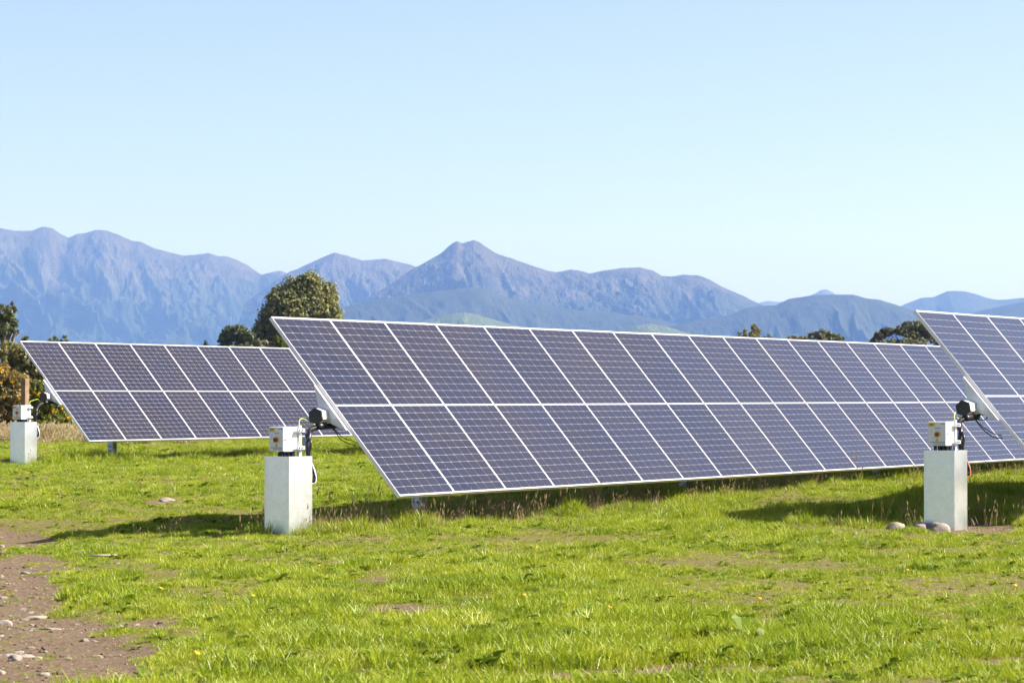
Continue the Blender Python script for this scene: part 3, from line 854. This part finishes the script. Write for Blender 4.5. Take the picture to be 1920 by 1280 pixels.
woody('broadleaf_tree', 'big round-headed dark green tree rising behind the left end of the middle row', 'tree', 280, 565,
      [(582, 536, 22), (560, 545, 24), (606, 556, 24), (527, 557, 22), (545, 570, 28), (580, 572, 34), (614, 584, 24), (520, 590, 26), (600, 606, 34), (555, 606, 38), (505, 612, 24), (626, 606, 16), (490, 634, 24), (530, 640, 38), (580, 650, 50), (620, 650, 36), (470, 640, 14), (560, 690, 60)],
      85000, 0.145, MAT['leaf_big'], seed=3, clump=0.42)
woody('broadleaf_tree', 'small dark tree with gaps in its crown, left of the big tree', 'tree', 275, 440,
      [(430, 628, 14), (447, 624, 13), (419, 637, 9), (462, 632, 13), (456, 650, 14), (420, 655, 10), (440, 668, 20)], 15000, 0.12, MAT['leaf_dark'], seed=4, clump=0.38, twigs=2)
woody('shrub', 'pale sage shrub in front of the big dark tree', 'shrub', 250, 498, [(489, 642, 9, 8), (503, 648, 9, 8), (494, 660, 14)], 2600, 0.12, MAT['leaf_pale'], seed=5)
woody('shrub', 'narrow yellow-green shrub at the edge of the middle row', 'shrub', 250, 525, [(520, 644, 6, 12), (529, 647, 6, 11), (524, 665, 10)], 2200, 0.12, MAT['leaf_lime'], seed=6)
woody('shrub', 'low yellowish shrub below the small dark tree', 'shrub', 255, 440, [(433, 652, 7, 6), (449, 652, 8, 6), (440, 664, 12)], 1500, 0.12, MAT['leaf_lime'], seed=16)
woody('conifer', 'tiny pointed tree top just above the far left panel row', 'tree', 300, 386, [(386, 641, 3, 6), (386, 650, 6, 7), (386, 664, 8, 9)], 1200, 0.12, MAT['leaf_dark'], seed=7)
woody('conifer', 'tall bushy tree top, tallest of the group above the middle row', 'tree', 360, 1415, [(1414, 614, 5, 7), (1418, 624, 8, 8), (1412, 630, 7, 8), (1416, 645, 12, 14)], 7000, 0.12, MAT['leaf_olive'], seed=8)
woody('conifer', 'small bushy tree top left of the tallest one above the middle row', 'tree', 355, 1398, [(1398, 624, 5, 6), (1397, 634, 6, 8), (1398, 648, 10)], 4000, 0.11, MAT['leaf_olive'], seed=9)
woody('conifer', 'leftmost small tree top of the group above the middle row', 'tree', 355, 1387, [(1387, 626, 4, 6), (1387, 638, 6, 8), (1388, 650, 10)], 3000, 0.11, MAT['leaf_olive'], seed=10)
woody('shrub', 'low shrub right of the tallest tree top above the middle row', 'shrub', 350, 1440, [(1438, 632, 6, 5), (1446, 636, 5, 4), (1440, 646, 10)], 1200, 0.14, MAT['leaf_lime'], seed=11)
woody('broadleaf_tree', 'wide brownish green tree crown above the right half of the middle row', 'tree', 340, 1535,
      [(1540, 628, 12, 10), (1527, 632, 12, 9), (1555, 632, 10, 9), (1510, 638, 10, 7), (1535, 645, 26, 12), (1535, 660, 26, 14)], 13000, 0.12, MAT['leaf_olive'], seed=12)
woody('shrub', 'pale green shrub right of the wide brownish crown', 'shrub', 330, 1572, [(1568, 632, 8, 7), (1577, 638, 7, 6), (1570, 650, 12)], 1900, 0.14, MAT['leaf_lime'], seed=13)
woody('shrub', 'low brownish shrub left of the wide brownish crown', 'shrub', 330, 1490, [(1486, 636, 8, 6), (1497, 634, 8, 6), (1490, 648, 13)], 1900, 0.14, MAT['leaf_olive'], seed=14)
woody('pine_tree', 'dark spreading pine with sky gaps, beside the right panel row', 'tree', 330, 1715,
      [(1705, 612, 13, 8), (1722, 613, 13, 9), (1738, 622, 11, 9), (1690, 620, 12, 8), (1665, 622, 14, 7), (1648, 630, 12, 7), (1745, 634, 10, 7), (1712, 630, 16, 8), (1640, 640, 8, 6), (1680, 645, 14, 7)],
      16000, 0.14, MAT['leaf_pine'], seed=15, clump=0.42, twigs=2)
woody('pine_tree', 'small dark pine tucked against the right panel row edge', 'tree', 325, 1768, [(1762, 636, 7, 8), (1772, 646, 9, 9), (1765, 655, 12)], 2300, 0.17, MAT['leaf_pine'], seed=17, clump=0.4)
woody('shrub', 'yellow-green shrubs under the dark spreading pine', 'shrub', 310, 1690, [(1650, 643, 10, 7), (1672, 640, 9, 7), (1700, 641, 12, 8), (1728, 642, 13, 8), (1690, 655, 40, 12)], 4200, 0.15, MAT['leaf_pale'], seed=18)

# thicket behind the far left row, about a hundred metres away
woody('scrub_tree', 'wispy dark tree with bare twigs at the left edge', 'tree', 112, 6,
      [(2, 590, 14, 18), (20, 580, 8, 12), (24, 606, 9, 14), (4, 618, 14, 14), (30, 625, 5, 5), (-14, 600, 18, 20), (46, 636, 5, 7)], 5200, 0.085, MAT['leaf_dark'], seed=21, clump=0.36, twigs=10, aspect=0.3, bark=MAT['bark'])
woody('olive_shrub', 'large olive green shrub behind the far left row end', 'shrub', 108, 60,
      [(30, 664, 24, 22), (62, 676, 26, 26), (8, 668, 24, 26), (92, 690, 26, 30), (48, 712, 34, 34), (115, 715, 26, 30), (90, 740, 36, 36), (20, 720, 34, 36), (140, 750, 30, 34), (60, 790, 60, 34), (120, 795, 50, 30)],
      42000, 0.06, MAT['leaf_olive'], seed=22, clump=0.3, aspect=0.4, twigs=3)
woody('green_shrub', 'bright green shrub tips showing above the far left row corner', 'shrub', 110, 110,
      [(97, 638, 6, 9), (108, 640, 7, 8), (119, 637, 6, 9), (126, 642, 4, 6), (110, 660, 20, 18), (112, 700, 24, 30)], 6000, 0.07, MAT['leaf_lime'], seed=23, aspect=0.4)
woody('gorse_bush', 'orange-brown gorse bush with yellow blossom, left of the wooden post', 'shrub', 97, 15,
      [(6, 706, 22, 22), (30, 722, 22, 22), (-22, 720, 26, 26), (14, 748, 30, 26), (44, 752, 20, 24), (-10, 770, 34, 30), (30, 785, 34, 26), (62, 776, 18, 26)],
      20000, 0.06, MAT['leaf_gorse'], seed=24, clump=0.3, flowers=900, aspect=0.4, twigs=3)
woody('gorse_bush', 'yellow-green gorse bush right of the wooden post', 'shrub', 95, 95,
      [(74, 735, 16, 18), (92, 752, 22, 18), (78, 770, 22, 20), (112, 778, 20, 18), (100, 795, 32, 18), (132, 796, 18, 14)],
      14000, 0.055, MAT['leaf_lime'], seed=25, clump=0.3, flowers=700, aspect=0.4, twigs=3)
woody('gorse_bush', 'brownish gorse bush outside the left edge beside the thicket', 'shrub', 99, -90, [(-60, 740, 30, 36), (-100, 720, 36, 40), (-140, 745, 36, 40), (-90, 785, 60, 30)],
      9000, 0.07, MAT['leaf_gorse'], seed=26, flowers=300, aspect=0.4, twigs=2)

# wooden post behind the far pedestal
pb = at(46, 812, 64.0)
wpz = gz(pb.x, pb.y)
wp_root = MB()
hp = CAM_H + (HOR - 709) / FPX * 64 - wpz
wp_root.box(-0.062, 0.062, -0.055, 0.055, -0.3, hp)
wpo = wp_root.build('wooden_post', MAT['timber'], None, 0.008, False, (pb.x, pb.y, wpz), (0.0, 0.012, math.radians(-38)))
tag(wpo, 'weathered square wooden post standing behind the far left pedestal', 'post')

# ------------------------------------------------------------------ stones, stick, flowers
def stone(px, py, wpx, hpx, label, seed, sink=0.35, depth=0.8):
    rng = random.Random(seed)
    x, D = ground_at(px, py)
    k = D / FPX
    bm = bmesh.new()
    bmesh.ops.create_icosphere(bm, subdivisions=3, radius=1.0)
    ph = [rng.uniform(0, 6.3) for _ in range(9)]
    for v in bm.verts:
        c = v.co.copy()
        f = 1 + 0.13 * math.sin(2.1 * c.x + ph[0] + 1.3 * c.y) + 0.11 * math.sin(3.1 * c.y + ph[1] + 2 * c.z) + 0.07 * math.sin(5.2 * c.x + 4.1 * c.z + ph[2]) + 0.04 * math.sin(9 * c.y + 7 * c.x + ph[3])
        # flattened facets like a broken fieldstone
        v.co = Vector([math.copysign(abs(t) ** 0.8, t) for t in c]) * f
    w = wpx * k / 2; h = hpx * k
    bmesh.ops.scale(bm, vec=(w, w * depth, h / (2 - 2 * sink) * 1.15), verts=bm.verts)
    me = bpy.data.meshes.new('stone')
    bm.to_mesh(me); bm.free()
    for p in me.polygons: p.use_smooth = True
    me.materials.append(MAT['stone'])
    o = obj('stone', me, None, (x, D, surf_z(x, D) + h * (0.30 - sink)), (rng.uniform(-.1, .1), rng.uniform(-.1, .1), rng.uniform(-0.5, 0.5)))
    tag(o, label, 'stone')
    return o
ST = [(1759, 991, 38, 20, 'rounded pale stone touching the front corner of the right pedestal'),
      (1681, 993, 36, 17, 'pale boulder lying left of the right pedestal'),
      (1722, 988, 26, 12, 'dark shaded stone between the pale boulder and the right pedestal'),
      (1731, 978, 16, 13, 'small pale stone behind the left foot of the right pedestal'),
      (1712, 978, 20, 13, 'shaded stone behind the pale boulder by the right pedestal'),
      (1629, 976, 11, 9, 'small round stone in the shadow left of the right pedestal'),
      (1562, 978, 12, 9, 'dark round stone farther left in the shadow of the right row'),
      (1888, 974, 22, 8, 'dark stone in the shadow right of the right pedestal'),
      (1603, 1001, 10, 7, 'pale pebble in the lit grass below the right row shadow'),
      (8, 1148, 30, 11, 'flat pale stone on the track at the left edge'),
      (62, 1140, 52, 9, 'long pale slab of stone beside the grass edge of the track'),
      (98, 1167, 34, 6, 'thin pale stone right of the flat stones on the track'),
      (55, 1228, 42, 9, 'pale flat stone in the middle of the bare track'),
      (28, 1241, 28, 11, 'chunky pale stone near the bottom left corner'),
      (72, 1243, 20, 6, 'small pale stone beside the chunky one at bottom left'),
      (57, 1201, 14, 4, 'tiny pale stone on the bare track'),
      (22, 1218, 30, 5, 'thin pale stone left of the flat one on the bare track'),
      (35, 1212, 22, 4, 'sliver of pale stone on the bare track near the left edge'),
      (6, 1107, 16, 7, 'small pale stone on the upper track by the left edge'),
      (48, 1060, 16, 6, 'pale stone in the upper part of the track'),
      (4, 1265, 18, 8, 'pale stone in the very bottom left corner'),
      (160, 1193, 12, 6, 'dark lump of stone on the bare soil spur'),
      (86, 1268, 22, 7, 'dark flat stone at the bottom of the track'),
      (150, 1030, 30, 6, 'pale flat stone in the grass above the white stick'),
      (218, 1052, 14, 5, 'pale pebble in the grass right of the white stick'),
      (3, 993, 12, 8, 'small brown stone at the left edge by the shadow tip'),
      (42, 992, 26, 5, 'thin pale stone on the bare ground above the shadow tip'),
      (312, 943, 30, 6, 'pale flat stone in the grass left of the middle pedestal'),
      (510, 1240, 26, 10, 'grey stone half sunk in the foreground grass'),
      (669, 1135, 20, 8, 'pale curved stone in the grass at centre left'),
      (705, 1268, 28, 9, 'grey stone on bare soil at the bottom centre')]
for i, (px, py, w, h, lb) in enumerate(ST):
    stone(px, py, w, h, lb, 100 + i)
# pale stick
x, D = ground_at(196, 1041)
stk = MB().tube([(-0.12, 0.0, 0.024), (-0.02, 0.01, 0.028), (0.11, 0.03, 0.030)], [0.009, 0.008, 0.004], 7)
so = stk.build('stick', MAT['bleached'], None, 0, True, (x, D, surf_z(x, D)))
tag(so, 'bleached white stick lying in the grass at the left', 'stick')

# ------------------------------------------------------------------ grass
def tuft(name, rng, nb, rad, h0, h1, w, mat, lean=0.5, head=False):
    V = []; Q = []; T = []
    for i in range(nb):
        a = rng.uniform(0, 2 * math.pi); r = rad * math.sqrt(rng.random())
        bx, by = r * math.cos(a), r * math.sin(a)
        h = rng.uniform(h0, h1)
        la = rng.uniform(0, 2 * math.pi) if rng.random() < 0.6 else a
        ln = rng.uniform(0.15, 1.0) * lean * h
        dx, dy = math.cos(la) * ln, math.sin(la) * ln
        fa = rng.uniform(0, math.pi)
        wx, wy = math.cos(fa) * w / 2 * rng.uniform(0.7, 1.2), math.sin(fa) * w / 2
        k = len(V)
        m = 0.55
        V += [(bx - wx, by - wy, -0.01), (bx + wx, by + wy, -0.01),
              (bx + dx * 0.35 + wx * 0.85, by + dy * 0.35 + wy * 0.85, h * m), (bx + dx * 0.35 - wx * 0.85, by + dy * 0.35 - wy * 0.85, h * m),
              (bx + dx, by + dy, h)]
        Q.append((k, k + 1, k + 2, k + 3)); T.append((k + 3, k + 2, k + 4))
        if head:
            k = len(V); hw = w * 2.6; hl = h * 0.22
            cx, cy, cz = bx + dx, by + dy, h
            V += [(cx, cy, cz - hl * 0.4), (cx + hw, cy, cz + hl * 0.2), (cx + dx * 0.2, cy + dy * 0.2, cz + hl), (cx - hw, cy, cz + hl * 0.2),
                  (cx, cy, cz - hl * 0.3), (cx, cy + hw, cz + hl * 0.25), (cx + dx * 0.2, cy + dy * 0.2, cz + hl * 0.9), (cx, cy - hw, cz + hl * 0.25)]
            Q += [(k, k + 1, k + 2, k + 3), (k + 4, k + 5, k + 6, k + 7)]
    return bpy.data.objects.new(name, np_mesh(name, V, [np.array(Q), np.array(T)], mat))
def weed(name, rng, n, mat, size):
    """low rosette of rounded leaves"""
    V = []; F = []
    for i in range(n):
        a = rng.uniform(0, 2 * math.pi); L = size * rng.uniform(0.5, 1.0); z = rng.uniform(0.01, 0.05) * size / 0.08
        ca, sa = math.cos(a), math.sin(a); w = L * 0.28
        def P(r, t, zz): return (ca * r - sa * t, sa * r + ca * t, zz)
        k = len(V)
        V += [P(L * 0.15, 0, 0), P(L * 0.55, -w, z), P(L * 0.9, -w * 0.6, z * 1.1), P(L, 0, z * 0.9), P(L * 0.9, w * 0.6, z * 1.1), P(L * 0.55, w, z)]
        F.append([k + t for t in range(6)])
    return bpy.data.objects.new(name, np_mesh(name, V, [np.array(F)], mat))

def scatter(name, protos, P, rotz, tilt, scl, variant, kind_label=None):
    pc = bpy.data.collections.new(name + '_kinds')
    for i, p in enumerate(protos):
        p.name = '%s_kind_%02d' % (name, i)
        pc.objects.link(p)
    me = bpy.data.meshes.new(name)
    n = len(P)
    me.vertices.add(n)
    me.vertices.foreach_set('co', P.astype(np.float32).ravel())
    a = me.attributes.new('rot', 'FLOAT_VECTOR', 'POINT')
    a.data.foreach_set('vector', np.stack([tilt[:, 0], tilt[:, 1], rotz], -1).astype(np.float32).ravel())
    a = me.attributes.new('scl', 'FLOAT_VECTOR', 'POINT')
    a.data.foreach_set('vector', scl.astype(np.float32).ravel())
    a = me.attributes.new('variant', 'INT', 'POINT')
    a.data.foreach_set('value', variant.astype(np.int32))
    o = obj(name, me)
    o['kind'] = 'stuff'
    if kind_label: o['label'] = kind_label
    ng = bpy.data.node_groups.new(name + '_scatter', 'GeometryNodeTree')
    ng.interface.new_socket('Geometry', in_out='INPUT', socket_type='NodeSocketGeometry')
    ng.interface.new_socket('Geometry', in_out='OUTPUT', socket_type='NodeSocketGeometry')
    gi = ng.nodes.new('NodeGroupInput'); go = ng.nodes.new('NodeGroupOutput')
    ci = ng.nodes.new('GeometryNodeCollectionInfo')
    ci.inputs['Collection'].default_value = pc
    ci.inputs['Separate Children'].default_value = True
    ci.inputs['Reset Children'].default_value = True
    iop = ng.nodes.new('GeometryNodeInstanceOnPoints')
    iop.inputs['Pick Instance'].default_value = True
    def named(t, nm):
        q = ng.nodes.new('GeometryNodeInputNamedAttribute'); q.data_type = t; q.inputs['Name'].default_value = nm
        return [s for s in q.outputs if s.name == 'Attribute' and s.enabled][0]
    ng.links.new(gi.outputs[0], iop.inputs['Points'])
    ng.links.new(ci.outputs[0], iop.inputs['Instance'])
    ng.links.new(named('INT', 'variant'), iop.inputs['Instance Index'])
    e2r = ng.nodes.new('FunctionNodeEulerToRotation')
    ng.links.new(named('FLOAT_VECTOR', 'rot'), e2r.inputs[0])
    ng.links.new(e2r.outputs[0], iop.inputs['Rotation'])
    ng.links.new(named('FLOAT_VECTOR', 'scl'), iop.inputs['Scale'])
    ng.links.new(iop.outputs[0], go.inputs[0])
    md = o.modifiers.new('scatter', 'NODES')
    md.node_group = ng
    return o

def field_points(y0, y1, dens, margin=2.4):
    """random points over the part of the paddock the view (and a step to each side) takes in"""
    out = []
    ys = np.arange(y0, y1, 0.5)
    for y in ys:
        hw = 0.1622 * (y + 0.5) + margin
        n = RNG.poisson(dens * 0.5 * 2 * hw)
        out.append(np.stack([RNG.uniform(-hw, hw, n), RNG.uniform(y, y + 0.5, n)], -1))
    return np.concatenate(out)

def row_coords(x, y):
    """distance along and across for each row, returns the smallest |across| under a row"""
    best = np.full(len(x), 99.0)
    for o in (OB, OA, OC):
        dx, dy = x - o.x, y - o.y
        s = dx * AX.x + dy * AX.y
        c = dx * HH.x + dy * HH.y
        d = np.where((s > -0.9), np.abs(c + 0.12), 99.0)
        best = np.minimum(best, d)
    return best
def near_ped(x, y, r):
    k = np.zeros(len(x), bool)
    for p in (pedA, pedB, pedC):
        k |= (x - p.location.x) ** 2 + (y - p.location.y) ** 2 < r * r
    return k

prng = random.Random(3)
protos = [tuft('t', prng, 60, 0.085, 0.010, 0.028, 0.0034, MAT['grass'], 1.3),
          tuft('t', prng, 60, 0.090, 0.012, 0.038, 0.0034, MAT['grass'], 1.2),
          tuft('t', prng, 50, 0.060, 0.018, 0.055, 0.0036, MAT['grass'], 1.0),
          tuft('t', prng, 40, 0.042, 0.025, 0.080, 0.0038, MAT['grass'], 0.85),
          tuft('t', prng, 30, 0.050, 0.055, 0.150, 0.0044, MAT['grass'], 0.6),
          weed('t', prng, 12, MAT['weed'], 0.065),
          weed('t', prng, 9, MAT['weed'], 0.10),
          tuft('t', prng, 24, 0.085, 0.010, 0.045, 0.0040, MAT['thatch'], 1.4)]
pts = np.concatenate([field_points(11.5, 24, 520), field_points(24, 40, 400), field_points(40, 62, 240), field_points(62, 92, 90, 3.0)])
x, y = pts[:, 0], pts[:, 1]
B = bare(x, y)
rd = row_coords(x, y)
keep = RNG.random(len(x)) > np.clip((B - 0.22) * 2.0, 0, 0.94)
keep &= ~near_ped(x, y, 0.19)
x, y, B, rd = x[keep], y[keep], B[keep], rd[keep]
n = len(x)
patch = 0.45 * fbm(x * 0.55 + 12, y * 0.45 + 3, 3) + 0.55 * fbm(x * 3.2 + 7, y * 2.2 + 1, 3)
thin = np.clip((0.50 - patch) * 5, 0, 0.85)
lush = np.clip((patch - 0.40) * 4.2, 0, 1.2) * (1 - 0.75 * np.exp(-((x + 4.2) / 1.9) ** 2 - ((y - 30.3) / 2.2) ** 2)) * np.clip(1 - B * 1.1, 0.1, 1)
tall = np.clip((0.85 - rd) / 0.5, 0, 1) + 0.2 * near_ped(x, y, 0.45)
cs = (x - OC.x) * AX.x + (y - OC.y) * AX.y
cc = (x - OC.x) * HH.x + (y - OC.y) * HH.y
tall = tall + 0.75 * ((cs > -1.6) & (cs < 7) & (cc > 0.3) & (cc < 2.7)) * np.clip((fbm(x * 1.3, y * 1.3, 3) - 0.25) * 3, 0, 1)
v = RNG.random(n)
variant = np.where(v < 0.30, 0, np.where(v < 0.62, 1, np.where(v < 0.84, 2, 3)))
variant = np.where((RNG.random(n) < 0.35 * lush), 3, variant)
variant = np.where((RNG.random(n) < 0.55 * tall), 4, variant)
w = RNG.random(n)
variant = np.where((w < 0.04) & (tall < 0.3), 5, variant)
variant = np.where((w > 0.99) & (tall < 0.3), 6, variant)
variant = np.where((w > 0.07) & (w < 0.12 + 0.35 * thin), 7, variant)
sc = (0.52 + 0.75 * lush) * RNG.uniform(0.75, 1.25, n) * (1 + 0.25 * tall)
hz_s = sc * RNG.uniform(0.55, 1.0, n) * (1.0 - 0.35 * np.clip(B * 1.4, 0, 1))
far = np.clip((y - 30) / 40, 0, 1)
P = np.stack([x, y, ground_z(x, y) - 0.035 * np.clip(B, 0, 1) - 0.004], -1)
kp = RNG.random(n) > thin * 0.7
x, y, sc, hz_s, far, variant, P = x[kp], y[kp], sc[kp], hz_s[kp], far[kp], variant[kp], P[kp]
n = len(x)
scatter('grass', protos, P, RNG.uniform(0, 6.28, n), RNG.normal(0, 0.10, (n, 2)),
        np.stack([sc * (1 + 0.7 * far), sc * (1 + 0.7 * far), hz_s * (1 + 0.2 * far)], -1), variant, 'short bright green grass of the paddock')

# dry stalks along the rows and pedestals
dpro = [tuft('d', prng, 5, 0.05, 0.12, 0.30, 0.0032, MAT['dry'], 0.45, True),
        tuft('d', prng, 4, 0.06, 0.10, 0.22, 0.0030, MAT['dry'], 0.6, True),
        tuft('d', prng, 8, 0.07, 0.08, 0.20, 0.0036, MAT['dry'], 0.7),
        tuft('d', prng, 2, 0.03, 0.22, 0.42, 0.0034, MAT['dry'], 0.35, True)]
pp = []
for o, L, dens in ((OB, 22.0, 52), (OA, 16.0, 10), (OC, 8.0, 12)):
    k = int(L * dens * 1.6)
    s = RNG.uniform(-0.9, L, k); c = RNG.normal(-0.15, 0.42, k)
    pp.append(np.stack([o.x + AX.x * s + HH.x * c, o.y + AX.y * s + HH.y * c], -1))
for p_, dy in ((pedB, 0.05), (pedC, 0.75), (pedA, 0.3)):
    pp.append(np.array([p_.location.x, p_.location.y]) + RNG.normal(0, 0.40, (18, 2)) + np.array([-0.15, dy]))
k = int(160)
pp.append(np.stack([RNG.uniform(-8, 8, 400), RNG.uniform(26, 52, 400)], -1))
pp = np.concatenate(pp)
x, y = pp[:, 0], pp[:, 1]
ok = (fbm(x * 0.8, y * 0.8, 3) > 0.42) & ~near_ped(x, y, 0.2)
x, y = x[ok], y[ok]; n = len(x)
sc = RNG.uniform(0.5, 0.95, n)
vv = RNG.random(n)
scatter('dry_grass_stalks', dpro, np.stack([x, y, ground_z(x, y)], -1), RNG.uniform(0, 6.28, n), RNG.normal(0, 0.12, (n, 2)),
        np.stack([sc, sc, sc], -1), np.where(vv < 0.35, 0, np.where(vv < 0.6, 1, np.where(vv < 0.92, 2, 3))), 'dry brown seed stalks along the panel rows')

# straw coloured meadow in front of the thicket
mpro = [tuft('m', prng, 26, 0.16, 0.16, 0.42, 0.010, MAT['meadow_dry'], 0.5, True),
        tuft('m', prng, 22, 0.16, 0.12, 0.32, 0.010, MAT['meadow_dry'], 0.7),
        tuft('m', prng, 20, 0.14, 0.10, 0.25, 0.012, MAT['grass'], 0.6)]
k = 4200
y = RNG.uniform(80, 98, k); x = (RNG.uniform(-230, 420, k) - 960) / FPX * y
n = k
sc = RNG.uniform(0.4, 0.85, n) * (0.6 + 0.9 * fbm(x * 0.5, y * 0.5, 3))
vv = RNG.random(n) + 0.25 * np.clip((86 - y) / 6, 0, 1)
scatter('dry_meadow_grass', mpro, np.stack([x, y, ground_z(x, y)], -1), RNG.uniform(0, 6.28, n), RNG.normal(0, 0.08, (n, 2)),
        np.stack([sc * 1.5, sc * 1.5, sc], -1), np.where(vv < 0.55, 0, np.where(vv < 0.85, 1, 2)), 'straw-coloured long grass in front of the thicket')

# yellow dandelion heads
fp = MB()
dand = []
for (px, py) in ((360, 1251), (985, 1117), (1005, 1022), (905, 1039), (1540, 1024), (1903, 1093), (1062, 924), (845, 972), (683, 977), (700, 976), (475, 1113), (880, 952), (1235, 925), (1140, 1140), (1700, 1060), (1420, 1125), (600, 1060), (300, 1100)):
    x, D = ground_at(px, py + 6)
    dand.append((x, D, gz(x, D)))
fl = MB()
fl.tube([(0, 0, 0), (0.004, 0, 0.05)], 0.002, 5)
for q in range(9):
    a = q * 0.7
    fl.tube([(0.004, 0, 0.05), (0.004 + 0.017 * math.cos(a), 0.017 * math.sin(a), 0.060 - 0.004 * (q % 2))], [0.004, 0.007], 5)
fo = bpy.data.objects.new('f', fl.mesh('dandelion', MAT['flower']))
n = len(dand)
scatter('dandelion_flowers', [fo], np.array(dand), RNG.uniform(0, 6, n), RNG.normal(0, 0.2, (n, 2)), RNG.uniform(0.5, 0.85, (n, 1)) * np.ones((1, 3)), np.zeros(n), 'yellow dandelion heads dotted in the grass')

# clods, grit and pebbles on the bare soil
def lump(seed, sub=1):
    rg = random.Random(seed)
    bm = bmesh.new()
    bmesh.ops.create_icosphere(bm, subdivisions=sub, radius=1.0)
    for v in bm.verts:
        v.co *= rg.uniform(0.65, 1.15)
        v.co.z *= 0.6
    me = bpy.data.meshes.new('clod')
    bm.to_mesh(me); bm.free()
    me.materials.append(MAT['clod'] if seed % 3 else MAT['stone'])
    return bpy.data.objects.new('c', me)
MAT['clod'] = simple('soil_clod', (0.13, 0.094, 0.062), 0.95, 0, 0.35, 0.7, 0, 0.1)
q = np.concatenate([field_points(11.5, 24, 240), field_points(24, 34, 90)])
x, y = q[:, 0], q[:, 1]
B = bare(x, y)
ok = RNG.random(len(x)) < np.clip((B - 0.12) * 1.6, 0, 1)
x, y, B = x[ok], y[ok], B[ok]
n = len(x)
sc = 0.004 + 0.013 * RNG.random(n) ** 3 + 0.014 * (RNG.random(n) > 0.975)
scatter('soil_clods', [lump(i) for i in range(6)], np.stack([x, y, ground_z(x, y) - 0.035 * np.clip(B, 0, 1)], -1), RNG.uniform(0, 6.28, n), RNG.normal(0, 0.3, (n, 2)),
        np.stack([sc * RNG.uniform(0.8, 1.8, n), sc, sc * RNG.uniform(0.7, 1.1, n)], -1), RNG.integers(0, 6, n), 'loose clods and grit on the worn soil')
